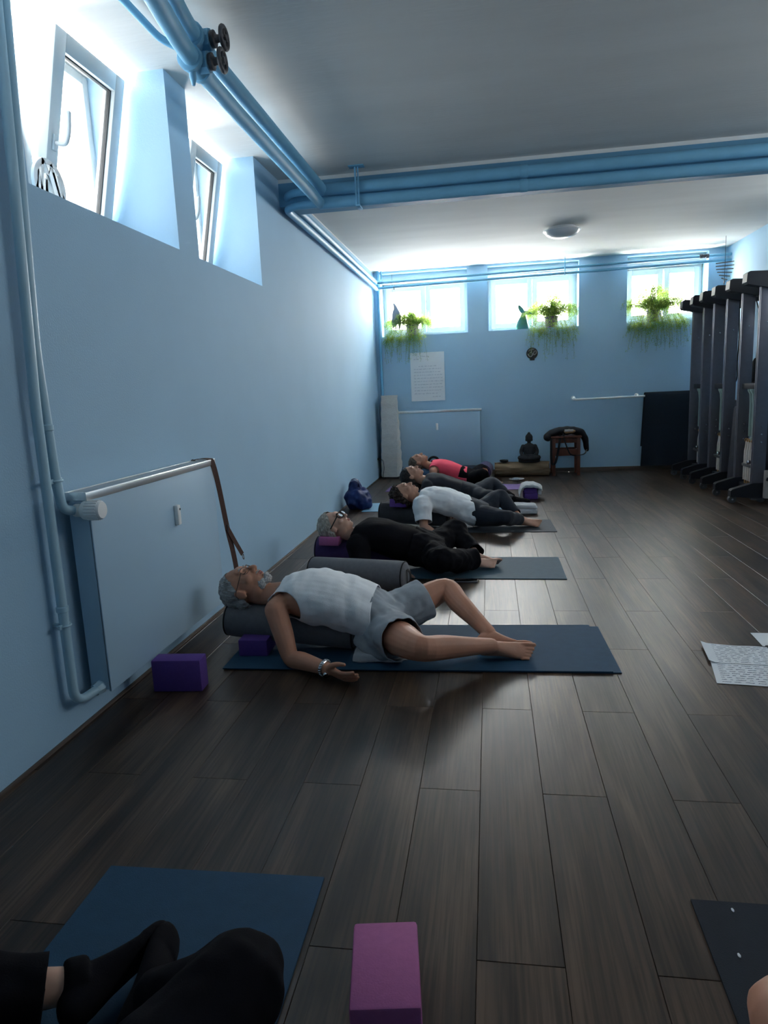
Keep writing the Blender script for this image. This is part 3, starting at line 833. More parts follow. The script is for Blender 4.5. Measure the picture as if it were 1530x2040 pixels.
rows = [(0.12, 0.30, 0.655), (0.05, 0.13, 0.615), (0.12, 0.40, 0.51)] + [(0.05, 0.46, 0.47 - 0.045 * k) for k in range(8)] + [(0.05, 0.38, 0.11), (0.32, 0.46, 0.06)]
obj('handwriting', scribble(rows, lambda u, v: pf(u, v, 0.0022), 3, 0.012, 0.045, 0.016, 0.012, 0.004), 'ink_faint', t, smooth=False, kind='stuff')

t = thing('wall_plaque', 'small round carved dark wooden om plaque on the far wall', 'plaque', (2.287, D, 1.74))
cx_, cz_ = 2.287, 1.74
obj('disc', MB().lathe([(0.072, 0), (0.082, -0.004), (0.082, -0.014), (0.074, -0.018)], (cx_, D, cz_), 28, 'y').box((cx_ - 0.03, D - 0.014, cz_ - 0.10), (cx_ + 0.035, D, cz_ - 0.075), 0.004), 'plaque', t)
om = MB()
def st(pts):
    om.tube([(cx_ + a, D - 0.020, cz_ + b) for a, b in pts], 0.0065, n=6, sub=4)
st([(-0.050, 0.030), (-0.035, 0.048), (-0.012, 0.044), (-0.010, 0.022), (-0.030, 0.008)])
st([(-0.030, 0.008), (-0.004, 0.004), (0.004, -0.022), (-0.016, -0.046), (-0.045, -0.036), (-0.060, -0.004)])
st([(-0.002, -0.006), (0.02, 0.002), (0.03, 0.026), (0.052, 0.030), (0.060, 0.006), (0.044, -0.016), (0.022, -0.022), (0.020, -0.004)])
st([(-0.012, 0.062), (0.008, 0.053), (0.030, 0.062)])
om.ell((cx_ + 0.01, D - 0.020, cz_ + 0.070), (0.006, 0.006, 0.006), n=8, mm=6)
obj('om_symbol', om, 'plaque_hi', t)

t = thing('hand_rail', 'white tubular hand rail mounted on the far wall', 'rail', (3.6, D - 0.09, 1.05))
obj('rail_tube', MB().tube([(2.87, D, 1.075), (2.87, D - 0.06, 1.065), (2.89, D - 0.09, 1.055), (2.95, D - 0.09, 1.055), (4.72, D - 0.09, 1.075)], 0.016, n=12), 'white', t)
for x in (2.87, 3.75, 4.70):
    obj('bracket', MB().lathe([(0.032, 0), (0.032, -0.012), (0.018, -0.016)], (x, D, 1.075), 16, 'y').tube([(x, D - 0.01, 1.085), (x, D - 0.07, 1.09), (x, D - 0.09, 1.07)], 0.009, n=8), 'white', t)
yr, zr = D - 0.09, 1.068
labs = ['dark blue-black mat hanging on hand rail, outermost of three', 'dark mat hanging on hand rail, middle of three', 'dark mat hanging on hand rail, innermost, against the rail']
for k in range(3):
    r_ = 0.046 - 0.010 * k
    zb = 0.075 + 0.0 * k - 0.015 * (2 - k) + 0.03
    xs = (3.84 + 0.012 * k, 4.62 + 0.01 * k)
    pts = []
    front = [(yr - r_ - 0.004, z) for z in np.linspace(zb + 0.012 * k, zr, 8)]
    arc = [(yr - r_ * math.cos(a), zr + r_ * math.sin(a)) for a in np.linspace(0.3, math.pi - 0.3, 9)]
    back = [(yr + r_ * 0.9, z) for z in np.linspace(zr, 0.35, 6)]
    path = front + arc + back
    prof = []
    for i, p in enumerate(path):
        a = np.array(path[max(i - 1, 0)]); b = np.array(path[min(i + 1, len(path) - 1)])
        d = (b - a) / (np.linalg.norm(b - a) + 1e-9); n_ = np.array([-d[1], d[0]])
        prof.append((np.array(p) - n_ * 0.0035, np.array(p) + n_ * 0.0035))
    m_ = MB()
    nx = 14
    rs = []
    for i in range(nx + 1):
        x = xs[0] + (xs[1] - xs[0]) * i / nx
        def wv(p):
            f = max(0.0, (zr - p[1])) * 0.016
            sl = (zr - p[1]) * 0.045 * (1 - i / nx)
            return (x - sl, p[0] + (f * math.sin(i * 0.9 + k) if p[0] < yr else 0), p[1])
        rs.append([wv(p[0]) for p in prof] + [wv(p[1]) for p in prof[::-1]])
    m_.rings(rs)
    obj('hanging_mat', m_, 'matblack' if k != 1 else 'matnavy', label=labs[k], cat='mat', group='mats hung over the hand rail')
# ------------------------------------------------------------------ upright reformer machines
def reformer(y0, y1, label, bands):
    t = thing('pilates_reformer', label, 'exercise machine', (4.4, (y0 + y1) / 2, 0), 'pilates reformers parked upright')
    for y in (y0, y1):
        rl_ = obj('rail', MB().box((4.30, y - 0.028, 0.03), (4.425, y + 0.028, 2.24), 0.006).box((4.295, y - 0.010, 0.20), (4.302, y + 0.010, 2.16), 0.001), 'reform_frame', t)
        for z in (1.80, 0.62, 0.70, 0.78):
            obj('bolt', MB().lathe([(0.008, 0), (0.008, -0.004), (0.004, -0.006)], (4.37, y - 0.028, z), 10, 'y'), 'steel', rl_)
        cap = MB().prism([(4.15, 2.185), (4.165, 2.165), (4.46, 2.10), (4.72, 2.10), (4.72, 2.27), (4.18, 2.285), (4.155, 2.27)], 'y', y - 0.062, y + 0.062)
        obj('head_bracket', cap, 'reform_black', t, angle=25)
        ft = obj('foot_block', MB().prism([(4.10, 0.07), (4.30, 0.055), (4.78, 0.055), (4.78, 0.21), (4.31, 0.205), (4.115, 0.145), (4.10, 0.13)], 'y', y - 0.04, y + 0.04), 'reform_black', t, angle=25)
        for x in (4.125, 4.40):
            wh = MB().lathe([(0.012, -0.022), (0.038, -0.020), (0.040, -0.012), (0.040, 0.012), (0.038, 0.020), (0.012, 0.022)], (x, y, 0.040), 18, 'y')
            wo = obj('wheel', wh, 'rubber', ft)
            obj('hub', MB().lathe([(0.011, -0.026), (0.011, 0.026)], (x, y, 0.040), 10, 'y'), 'steel', wo)
    obj('cross_bar', MB().box((4.335, y0 + 0.02, 1.15), (4.40, y1 - 0.02, 1.21), 0.006), 'reform_black', t)
    obj('top_bar', MB().box((4.50, y0, 2.12), (4.56, y1, 2.20), 0.006), 'reform_black', t)
    obj('lower_bar', MB().box((4.34, y0 + 0.02, 0.10), (4.42, y1 - 0.02, 0.16), 0.006), 'reform_black', t)
    obj('carriage', MB().box((4.47, y0 + 0.035, 0.30), (4.54, y1 - 0.035, 1.02), 0.02), 'uphol', t)
    ym = (y0 + y1) / 2
    tb = MB().lathe([(0.052, 1.15), (0.052, 1.135), (0.032, 1.10), (0.030, 1.02), (0.026, 1.0), (0.022, 0.66), (0.03, 0.655), (0.03, 0.62)], (4.375, ym - 0.05, 0), 14)
    obj('foot_bar_tube', tb, 'green_tube', t)
    tb = MB().lathe([(0.045, 1.15), (0.045, 1.135), (0.028, 1.10), (0.02, 1.02), (0.02, 0.66)], (4.385, ym + 0.07, 0), 14)
    obj('foot_bar_tube', tb, 'green_tube', t)
    for k in range(bands):
        yy = ym - 0.11 + 0.062 * k
        s_ = obj('spring', MB().tube([(4.365, yy + 0.03, 0.60), (4.36, yy + 0.01, 0.56), (4.355, yy, 0.50), (4.35, yy - 0.01, 0.20)], [0.010, 0.014, 0.021, 0.021], n=10), 'spring', t)
        obj('hook', MB().torus((4.365, yy + 0.035, 0.615), 0.016, 0.005, (0.3, 1, 0), 12, 6), 'brass', s_)
        obj('anchor', MB().tube([(4.35, yy - 0.01, 0.20), (4.35, yy - 0.012, 0.16)], 0.008, n=6), 'brass', s_)
    obj('spring_band', MB().box((4.325, ym - 0.15, 0.345), (4.385, ym + 0.11, 0.375), 0.004), 'rubber', t)
    obj('knob', MB().lathe([(0.022, 0), (0.024, -0.02), (0.016, -0.03)], (4.31, y0 + 0.07, 0.41), 12, 'x'), 'steel', t)
    # ropes from the pulleys
    for k, (yy, dz) in enumerate(((y0 + 0.09, 0.0), (y1 - 0.08, 0.14))):
        obj('rope', MB().tube([(4.46, yy, 2.11), (4.48, yy + 0.02, 1.7 + dz), (4.49, yy + 0.07 * (1 - 2 * k), 1.45), (4.47, yy, 1.26), (4.44, yy + 0.03, 1.20)], 0.007, n=6, sub=5), 'black_trim', t)
        obj('pulley', MB().lathe([(0.03, -0.012), (0.022, -0.004), (0.022, 0.004), (0.03, 0.012)], (4.46, yy, 2.08), 14, 'y'), 'reform_black', t)
    return t
reformer(9.19, 9.65, 'upright grey reformer machine in the corner by the hanging mats', 2)
reformer(8.35, 8.80, 'upright grey reformer machine standing between the other two', 3)
reformer(7.39, 7.88, 'upright grey reformer machine farthest from the hanging mats', 4)
o = obj('leaning_pad', MB().box((4.36, 7.98, 0.0), (4.44, 8.26, 0.96), 0.03, rot=(R(3), 'Y')), 'uphol', label='dark padded board leaning between two reformer machines', cat='pad')
b = MB()
b.ell((4.55, 8.12, 1.32), (0.05, 0.05, 0.16), n=12, mm=8).ell((4.55, 8.10, 1.13), (0.07, 0.06, 0.10), n=12, mm=8)
t = thing('black_pouch', 'black soft pouch hanging on a cord between the reformer machines', 'pouch', (4.55, 8.12, 1.0))
obj('pouch_body', b, 'bag_black', t)
obj('cord', MB().tube([(4.55, 8.12, 1.45), (4.56, 8.12, 1.62), (4.58, 8.20, 2.0), (4.58, 8.31, 2.14)], 0.006, n=6), 'black_trim', t)

# foot board lying against the near machine
t = thing('folded_bench', 'beige folding bench end with yellow strap beside the last reformer machine', 'bench', (4.62, 7.2, 0))
obj('plate', MB().prism([(4.40, 0.06), (4.56, 0.05), (4.62, 0.20), (4.46, 0.34), (4.40, 0.34)], 'y', 7.28, 7.33), 'spring', t, angle=25)
obj('handle_strap', MB().box((4.40, 7.262, 0.20), (4.66, 7.28, 0.235), 0.004, rot=(R(18), 'Y')), 'reform_black', t)
obj('strap_tab', MB().box((4.60, 7.25, 0.13), (4.68, 7.27, 0.18), 0.006), 'yellow', t)

# hanging spiral spinner
t = thing('hanging_spinner', 'hanging spiral mobile of small wooden slats near the reformer tops', 'mobile', (4.70, 9.55, 1.7))
obj('string', MB().tube([(4.62, 9.50, HC), (4.62, 9.50, 1.60)], 0.0025, n=6), 'black_trim', t)
zs_ = [2.70 - 0.040 * k for k in range(7)] + [2.33 - 0.035 * k for k in range(6)] + [1.98 - 0.020 * k for k in range(16)]
for k, z in enumerate(zs_):
    a = k * 0.30 - 0.5
    wd = 0.105 if z > 2.4 else 0.05
    o = obj('slat', MB().box((4.62 - wd, 9.492, z - 0.005), (4.62 + wd, 9.508, z + 0.005), rot=(a, 'Z')), 'slat' if z > 2.4 else 'spinner_w', t, smooth=False)
obj('tail_cord', MB().tube([(4.62, 9.50, 1.60), (4.62, 9.50, 1.30), (4.58, 9.46, 1.15)], 0.005, n=6), 'black_trim', t)
# framed picture on the right wall
t = thing('picture_frame', 'white picture frame on the wall behind the reformer machines', 'picture', (W, 8.8, 1.62))
obj('frame', rect_frame('x', 8.62, 9.0, 1.60, 2.05, W - 0.022, W - 0.002, 0.03), 'white', t)
obj('print', MB().box((W - 0.012, 8.645, 1.625), (W - 0.004, 8.975, 2.025)), 'paper', t)

# ------------------------------------------------------------------ corner paper lamp
t = thing('floor_lamp', 'tall twisted white paper floor lamp in the corner', 'lamp', (0.21, 10.07, 0))
rs = []
for k in range(25):
    z = 0.03 + 1.20 * k / 24
    tw = R(-14 + 24 * k / 24)
    hw = 0.128 + 0.006 * math.sin(k * 2.1)
    ring = []
    for j in range(4):
        for q in range(5):
            a0, a1 = math.pi / 4 + j * math.pi / 2, math.pi / 4 + (j + 1) * math.pi / 2
            p = np.array([math.cos(a0), math.sin(a0)]) * (1 - q / 5) + np.array([math.cos(a1), math.sin(a1)]) * q / 5
            p = p * hw * 1.414 * 0.95
            ring.append((0.20 + p[0] * math.cos(tw) - p[1] * math.sin(tw), 10.07 + p[0] * math.sin(tw) + p[1] * math.cos(tw), z))
    rs.append(ring)
obj('paper_shade', MB().rings(rs), 'lamp_paper', t, angle=30)
obj('base', MB().box((0.09, 9.96, 0.0), (0.31, 10.18, 0.03), 0.004), 'plaque', t)
t = thing('power_plug', 'black plug with thin cable in the wall socket by the paper lamp', 'plug', (0.02, 9.98, 0.3))
obj('plug_body', MB().box((0.0, 9.955, 0.285), (0.05, 9.985, 0.315), 0.006), 'outlet', t)
obj('cable', MB().tube([(0.05, 9.97, 0.30), (0.09, 9.94, 0.27), (0.10, 9.93, 0.16), (0.08, 9.95, 0.03), (0.12, 9.98, 0.012)], 0.004, n=6, sub=5), 'outlet', t)

# ------------------------------------------------------------------ plants on the far sills
def fern(name, label, cx, cy, zb, seed, spread, drop, nfr, tall, bias=0.0):
    rnd = random.Random(seed)
    t = thing('potted_fern', label, 'plant', (cx, cy, zb))
    pot = obj('pot', MB().lathe([(0.070, 0), (0.078, 0.005), (0.098, 0.14), (0.104, 0.145), (0.104, 0.165), (0.096, 0.165), (0.092, 0.14)], (cx, cy, zb), 24), 'pot', t)
    obj('soil', MB().lathe([(0.093, 0.138), (0.06, 0.146), (0.01, 0.15)], (cx, cy, zb), 16), 'soil', pot)
    stm, lf = MB(), MB()
    for k in range(nfr):
        ang = rnd.uniform(0, 2 * math.pi)
        hang = rnd.random() < 0.33
        p0 = V(cx + 0.05 * math.cos(ang), cy + 0.05 * math.sin(ang), zb + 0.15)
        dx = rnd.uniform(-1, 1)
        if hang:
            dx = dx * spread * 0.95 + bias
            yo = D - rnd.uniform(0.02, 0.12)
            pts = [p0, V(cx + dx * 0.45, cy - 0.08, zb + 0.16 + rnd.uniform(0.02, 0.16)), V(cx + dx * 0.85, D - 0.01, zb + rnd.uniform(0.03, 0.12)),
                   V(cx + dx * 1.02, yo, zb - rnd.uniform(0.0, 0.10)), V(cx + dx * 1.08 + rnd.uniform(-0.04, 0.04), yo + 0.01, zb - rnd.uniform(0.05, 1.0) ** 1.4 * drop)]
        else:
            up = tall * (1.05 - 0.75 * abs(dx)) * rnd.uniform(0.35, 1.0)
            qx = cx + dx * spread + bias * 0.4
            qy = cy + rnd.uniform(-0.13, 0.09)
            pts = [p0, p0 + V(0.35 * (qx - p0[0]), 0.3 * (qy - p0[1]), up * 0.65), V(qx, qy, zb + 0.15 + up), V(qx + dx * 0.09, qy - 0.02, zb + 0.15 + up - rnd.uniform(0.01, 0.13))]
        P = catmull(pts, 6)
        P = [V(p[0], p[1] if (p[2] > zb + 0.01) else min(p[1], D - 0.012), p[2]) for p in P]
        stm.tube(P, 0.0013, n=3)
        L = len(P)
        for i in range(4, L):
            T = nrm(P[i] - P[i - 1])
            sd = nrm(np.cross(T, V(rnd.uniform(-1, 1), rnd.uniform(-1, 1), rnd.uniform(-1, 1))))
            for s_ in range(5 if hang else 8):
                d = nrm(sd * (1 if s_ % 2 else -1) + T * rnd.uniform(-0.2, 0.8) + V(*[rnd.uniform(-0.7, 0.7) for _ in range(3)]))
                e = nrm(np.cross(d, V(rnd.uniform(-1, 1), rnd.uniform(-1, 1), rnd.uniform(-1, 1))))
                c = P[i - 1] + (P[i] - P[i - 1]) * rnd.random() + d * rnd.uniform(0.002, 0.026)
                l, wd = rnd.uniform(0.010, 0.020), rnd.uniform(0.0025, 0.0045)
                a, b_, c_, d_ = c, c + d * l * 0.5 + e * wd, c + d * l, c + d * l * 0.5 - e * wd
                tip = [a, b_, c_, d_]
                if any((p[1] > D - 0.004 and p[2] < zb + 0.004) or p[1] > D + 0.26 for p in tip): continue
                i0 = len(lf.v)
                lf.v += [tuple(p) for p in tip]
                lf.f.append((i0, i0 + 1, i0 + 2, i0 + 3))
    obj('stems', stm, 'stem', t, kind='stuff', smooth=False)
    obj('foliage', lf, 'leaf', t, kind='stuff', smooth=False)
fern('f', 'feathery fern in a purple pot behind the hanging grey dolphin', 0.54, D + 0.14, ZF, 1, 0.30, 0.42, 190, 0.24, -0.10)
fern('f', 'feathery fern in a purple pot beside the green whale tail', 2.57, D + 0.13, ZF, 2, 0.34, 0.50, 210, 0.36, 0.0)
fern('f', 'large bushy fern in a purple pot in the window nearest the machines', 3.98, D + 0.13, ZF, 3, 0.42, 0.42, 270, 0.38, 0.0)

def sm_outline(pts, sub=5):
    P = [np.array(p, float) for p in pts]
    n = len(P); out = []
    for i in range(n):
        p0, p1, p2, p3 = P[i - 1], P[i], P[(i + 1) % n], P[(i + 2) % n]
        for k in range(sub):
            t_ = k / sub
            out.append(0.5 * (2 * p1 + (p2 - p0) * t_ + (2 * p0 - 5 * p1 + 4 * p2 - p3) * t_ * t_ + (3 * p1 - p0 - 3 * p2 + p3) * t_ ** 3))
    return out
t = thing('hanging_dolphin', 'grey wooden dolphin figure hanging on a thread in the window', 'ornament', (0.31, D + 0.08, 2.2))
ol = sm_outline([(0.27, 2.575), (0.30, 2.565), (0.335, 2.51), (0.375, 2.42), (0.385, 2.33), (0.375, 2.235), (0.345, 2.175), (0.345, 2.26), (0.325, 2.265), (0.31, 2.235), (0.30, 2.17), (0.285, 2.235), (0.262, 2.215), (0.245, 2.29), (0.25, 2.37), (0.262, 2.45), (0.283, 2.50)])
obj('body', MB().prism(ol, 'y', D + 0.06, D + 0.082), 'dolphin', t, angle=60)
obj('thread', MB().tube([(0.273, D + 0.07, 2.57), (0.27, D + 0.07, 2.985)], 0.0018, n=5), 'black_trim', t)
t = thing('whale_tail', 'green and teal whale tail figure standing on the window sill', 'ornament', (2.16, D + 0.08, ZF))
m_ = MB().loft([(V(2.165, D + 0.08, ZF), 0.095, 0.04, V(1, 0, 0), V(0, 1, 0)), (V(2.155, D + 0.08, ZF + 0.05), 0.088, 0.036, V(1, 0, 0), V(0, 1, 0)), (V(2.155, D + 0.08, ZF + 0.12), 0.07, 0.03, V(1, 0, 0), V(0, 1, 0)),
                (V(2.165, D + 0.08, ZF + 0.18), 0.042, 0.022, V(1, 0, 0), V(0, 1, 0)), (V(2.17, D + 0.08, ZF + 0.225), 0.026, 0.016, V(1, 0, 0), V(0, 1, 0)), (V(2.172, D + 0.08, ZF + 0.25), 0.018, 0.012, V(1, 0, 0), V(0, 1, 0))], 18)
obj('tail_stem', m_, 'whale', t)
for pts in ([(2.17, ZF + 0.215), (2.19, ZF + 0.25), (2.165, ZF + 0.30), (2.115, ZF + 0.345), (2.095, ZF + 0.335), (2.105, ZF + 0.28), (2.135, ZF + 0.235)],
            [(2.165, ZF + 0.215), (2.20, ZF + 0.205), (2.27, ZF + 0.205), (2.295, ZF + 0.222), (2.24, ZF + 0.25), (2.19, ZF + 0.262)]):
    obj('fluke', MB().prism(sm_outline(pts), 'y', D + 0.068, D + 0.092), 'whale', t, angle=60)

# ------------------------------------------------------------------ voxel helpers
def voxel(mb, vox, it=4, fac=0.5):
    me = bpy.data.meshes.new('tmp')
    me.from_pydata(mb.v, [], mb.f)
    o = bpy.data.objects.new('tmp', me)
    link(o)
    bm = bmesh.new(); bm.from_mesh(me); bmesh.ops.recalc_face_normals(bm, faces=bm.faces[:]); bm.to_mesh(me); bm.free()
    md = o.modifiers.new('r', 'REMESH'); md.mode = 'VOXEL'; md.voxel_size = vox; md.adaptivity = 0
    if it:
        ms = o.modifiers.new('s', 'SMOOTH'); ms.factor = fac; ms.iterations = it
    dg = bpy.context.evaluated_depsgraph_get()
    ev = o.evaluated_get(dg)
    m2 = ev.to_mesh()
    n = len(m2.vertices)
    co = np.empty(n * 3); m2.vertices.foreach_get('co', co)
    no = np.empty(n * 3); m2.vertices.foreach_get('normal', no)
    fs = [tuple(p.vertices) for p in m2.polygons]
    ev.to_mesh_clear()
    bpy.data.objects.remove(o, do_unlink=True); bpy.data.meshes.remove(me)
    return co.reshape(-1, 3), fs, no.reshape(-1, 3)

class Raw:
    def __init__(self, v, f):
        self.v, self.f = v, f

def noise_disp(v, no, amp, scale, stretch=(1, 1, 1), seed=0.0, octv=1):
    out = v.copy()
    for i in range(len(v)):
        p = Vector((v[i][0] * stretch[0] * scale + seed, v[i][1] * stretch[1] * scale + seed, v[i][2] * stretch[2] * scale))
        d = noise.noise(p)
        if octv > 1: d += 0.5 * noise.noise(p * 2.1)
        out[i] = v[i] + no[i] * amp * d
    return out

def cut_mesh(v, fs, fun, vox):
    """keep where fun > 0 and pull the border onto fun = 0"""
    val = fun(v)
    keep = [f for f in fs if val[list(f)].mean() > 0]
    used = sorted({i for f in keep for i in f})
    mp = {i: k for k, i in enumerate(used)}
    v2 = v[used].copy()
    f2 = [tuple(mp[i] for i in f) for f in keep]
    cnt = {}
    for f in f2:
        for a, b in zip(f, f[1:] + f[:1]):
            k = (min(a, b), max(a, b)); cnt[k] = cnt.get(k, 0) + 1
    bd = sorted({i for k, c in cnt.items() if c == 1 for i in k})
    if bd:
        p = v2[bd]; o0 = p.copy(); h = 1e-4
        for _ in range(3):
            f0 = fun(p)
            g = np.stack([(fun(p + h * np.eye(3)[k]) - f0) / h for k in range(3)], 1)
            n2 = (g * g).sum(1) + 1e-9
            p = p - (f0 / n2)[:, None] * g * (n2 > 0.01)[:, None]
        d = p - o0; L = np.linalg.norm(d, axis=1)
        s_ = np.minimum(1, 2.0 * vox / (L + 1e-9))
        v2[bd] = o0 + d * s_[:, None]
    return v2, f2

# ------------------------------------------------------------------ far corner objects
t = thing('log', 'pale barked tree log lying along the far wall', 'log', (2.11, 9.93, 0))
rs = []
for k in range(13):
    x = 1.73 + 0.76 * k / 12
    rs.append([V(x + 0.01 * math.sin(j), 9.93 + (0.108 + 0.006 * math.sin(3 * j + k * 0.7)) * math.cos(2 * math.pi * j / 26), 0.104 + (0.104 + 0.004 * math.sin(5 * j + k)) * math.sin(2 * math.pi * j / 26)) for j in range(26)])
obj('bark', MB().rings(rs), 'log', t)
for x in (1.729, 2.491):
    obj('sawn_end', MB().lathe([(0.095, -0.004), (0.095, 0.004)], (x, 9.93, 0.104), 26, 'x'), 'log_end', t)
obj('bowl', MB().lathe([(0.03, 0), (0.058, 0.012), (0.064, 0.035), (0.058, 0.037), (0.05, 0.018), (0.01, 0.012)], (1.86, 9.92, 0.206), 22), 'stone', label='small dark bowl on the log', cat='bowl')
# seated statue
bx, by, bz = 2.215, 9.92, 0.203
m_ = MB()
m_.loft([(V(bx, by, bz), 0.15, 0.085, V(1, 0, 0), V(0, 1, 0)), (V(bx, by, bz + 0.03), 0.155, 0.09, V(1, 0, 0), V(0, 1, 0)), (V(bx, by, bz + 0.04), 0.13, 0.08, V(1, 0, 0), V(0, 1, 0))], 22)
m_.tube([(bx - 0.13, by - 0.02, bz + 0.065), (bx - 0.06, by - 0.07, bz + 0.06), (bx + 0.06, by - 0.075, bz + 0.06), (bx + 0.13, by - 0.02, bz + 0.065)], [0.034, 0.038, 0.038, 0.034], n=12, sub=4, dome=True)
m_.loft([(V(bx, by + 0.01, bz + 0.04), 0.10, 0.07, V(1, 0, 0), V(0, 1, 0)), (V(bx, by + 0.01, bz + 0.10), 0.075, 0.055, V(1, 0, 0), V(0, 1, 0)), (V(bx, by + 0.01, bz + 0.17), 0.078, 0.055, V(1, 0, 0), V(0, 1, 0)),
         (V(bx, by + 0.01, bz + 0.225), 0.085, 0.05, V(1, 0, 0), V(0, 1, 0)), (V(bx, by + 0.01, bz + 0.255), 0.06, 0.04, V(1, 0, 0), V(0, 1, 0)), (V(bx, by + 0.01, bz + 0.27), 0.03, 0.03, V(1, 0, 0), V(0, 1, 0))], 20)
for s_ in (-1, 1):
    m_.tube([(bx + s_ * 0.085, by + 0.01, bz + 0.225), (bx + s_ * 0.112, by, bz + 0.15), (bx + s_ * 0.085, by - 0.05, bz + 0.095), (bx + s_ * 0.015, by - 0.085, bz + 0.10)], [0.03, 0.027, 0.024, 0.02], n=10, sub=4, dome=True)
m_.tube([(bx, by + 0.005, bz + 0.25), (bx, by, bz + 0.30)], 0.026, n=12)
m_.ell((bx, by - 0.005, bz + 0.335), (0.044, 0.048, 0.058), n=16, mm=12)
m_.ell((bx, by - 0.045, bz + 0.325), (0.010, 0.014, 0.018), n=8, mm=6)
for s_ in (-1, 1):
    m_.ell((bx + s_ * 0.045, by, bz + 0.322), (0.008, 0.012, 0.030), n=8, mm=6)
m_.ell((bx, by + 0.008, bz + 0.40), (0.024, 0.024, 0.028), n=12, mm=8)
vv, ff, nn = voxel(m_, 0.006, 2)
t = thing('buddha_statue', 'dark grey seated meditation statue on the log', 'statue', (bx, by, bz))
obj('figure', Raw(vv, ff), 'stone', t, angle=180)
hr = MB()
for k in range(60):
    a = k * 2.39996; zz = 0.1 + 0.9 * k / 60
    rr = math.sqrt(max(0, 1 - zz * zz))
    hr.ell((bx + 0.046 * rr * math.cos(a), by + 0.008 + 0.048 * rr * math.sin(a), bz + 0.345 + 0.056 * zz), (0.008, 0.008, 0.008), n=6, mm=4)
obj('hair_curls', hr, 'stone', t, kind='stuff')
obj('saucer', MB().lathe([(0.05, 0), (0.08, 0.008), (0.105, 0.016), (0.104, 0.019), (0.06, 0.010), (0.01, 0.009)], (2.02, 9.52, 0.0), 26).ell((2.01, 9.52, 0.02), (0.05, 0.03, 0.018), n=12, mm=8), 'towel', label='small white crumpled saucer on the floor in front of the log', cat='saucer')

# wooden stool with black bag
t = thing('wooden_stool', 'reddish dark wood stool standing against the far wall', 'stool', (2.73, 9.97, 0))
for x in (2.555, 2.895):
    for y in (9.86, 10.16):
        obj('leg', MB().box((x - 0.022, y - 0.022, 0), (x + 0.022, y + 0.022, 0.535), 0.004), 'stool', t)
    obj('side_rail', MB().box((x - 0.014, 9.87, 0.30), (x + 0.014, 10.15, 0.36), 0.003), 'stool', t)
obj('front_rail', MB().box((2.56, 9.845, 0.285), (2.89, 9.870, 0.375), 0.003), 'stool', t)
obj('back_rail', MB().box((2.56, 10.15, 0.285), (2.89, 10.172, 0.375), 0.003), 'stool', t)
obj('apron', MB().box((2.56, 9.850, 0.465), (2.89, 9.872, 0.53), 0.003), 'stool', t)
obj('seat', MB().box((2.515, 9.825, 0.533), (2.935, 10.195, 0.562), 0.006), 'stool', t)
bg = MB()
bg.tube([(2.47, 9.90, 0.575), (2.60, 9.92, 0.625), (2.80, 9.95, 0.635), (2.93, 9.96, 0.60), (3.00, 9.97, 0.50), (3.02, 9.97, 0.36)], [0.055, 0.075, 0.08, 0.07, 0.06, 0.045], n=16, sub=5, flat=0.75, dome=True)
bg.ell((2.475, 9.89, 0.545), (0.06, 0.07, 0.06), n=14, mm=10)
vv, ff, nn = voxel(bg, 0.009, 3)
vv = noise_disp(vv, nn, 0.014, 11)
t = thing('shoulder_bag', 'black soft bag with straps lying over the wooden stool', 'bag', (2.73, 9.95, 0.56))
obj('bag_body', Raw(vv, ff), 'bag_black', t, angle=180)
obj('strap', ribbon([(2.52, 9.86, 0.56), (2.515, 9.815, 0.45), (2.515, 9.81, 0.25), (2.53, 9.81, 0.175), (2.57, 9.81, 0.19), (2.60, 9.815, 0.30), (2.63, 9.82, 0.48), (2.64, 9.86, 0.58)], (1, 0, 0), 0.03), 'bag_black', t)
obj('strap', ribbon([(2.68, 9.84, 0.60), (2.70, 9.815, 0.50), (2.74, 9.81, 0.38), (2.79, 9.815, 0.30), (2.90, 9.82, 0.29), (2.98, 9.85, 0.31), (3.01, 9.9, 0.36)], (1, 0, 0), 0.018), 'bag_black', t)
t = thing('tan_purse', 'small tan leather purse on top of the black bag', 'purse', (2.78, 9.88, 0.62))
vv, ff, nn = voxel(MB().ell((2.77, 9.872, 0.625), (0.085, 0.035, 0.032), n=16, mm=10), 0.006, 2)
obj('purse_body', Raw(noise_disp(vv, nn, 0.008, 25), ff), 'leather_tan', t, angle=180)
obj('purse_flap', MB().box((2.70, 9.833, 0.625), (2.82, 9.843, 0.655), 0.004), 'spring', t)
# black loop-handled bag behind pink-top woman
t = thing('handbag', 'small black bag with a round loop handle by the far radiator', 'bag', (0.87, 9.6, 0))
vv, ff, nn = voxel(MB().ell((0.87, 9.60, 0.12), (0.13, 0.10, 0.12), n=16, mm=10), 0.009, 2)
obj('bag_body', Raw(noise_disp(vv, nn, 0.015, 12), ff), 'bag_black', t, angle=180)
obj('loop_handle', MB().torus((0.87, 9.60, 0.27), 0.075, 0.017, (0, 1, 0), 26, 8), 'bag_black', t)

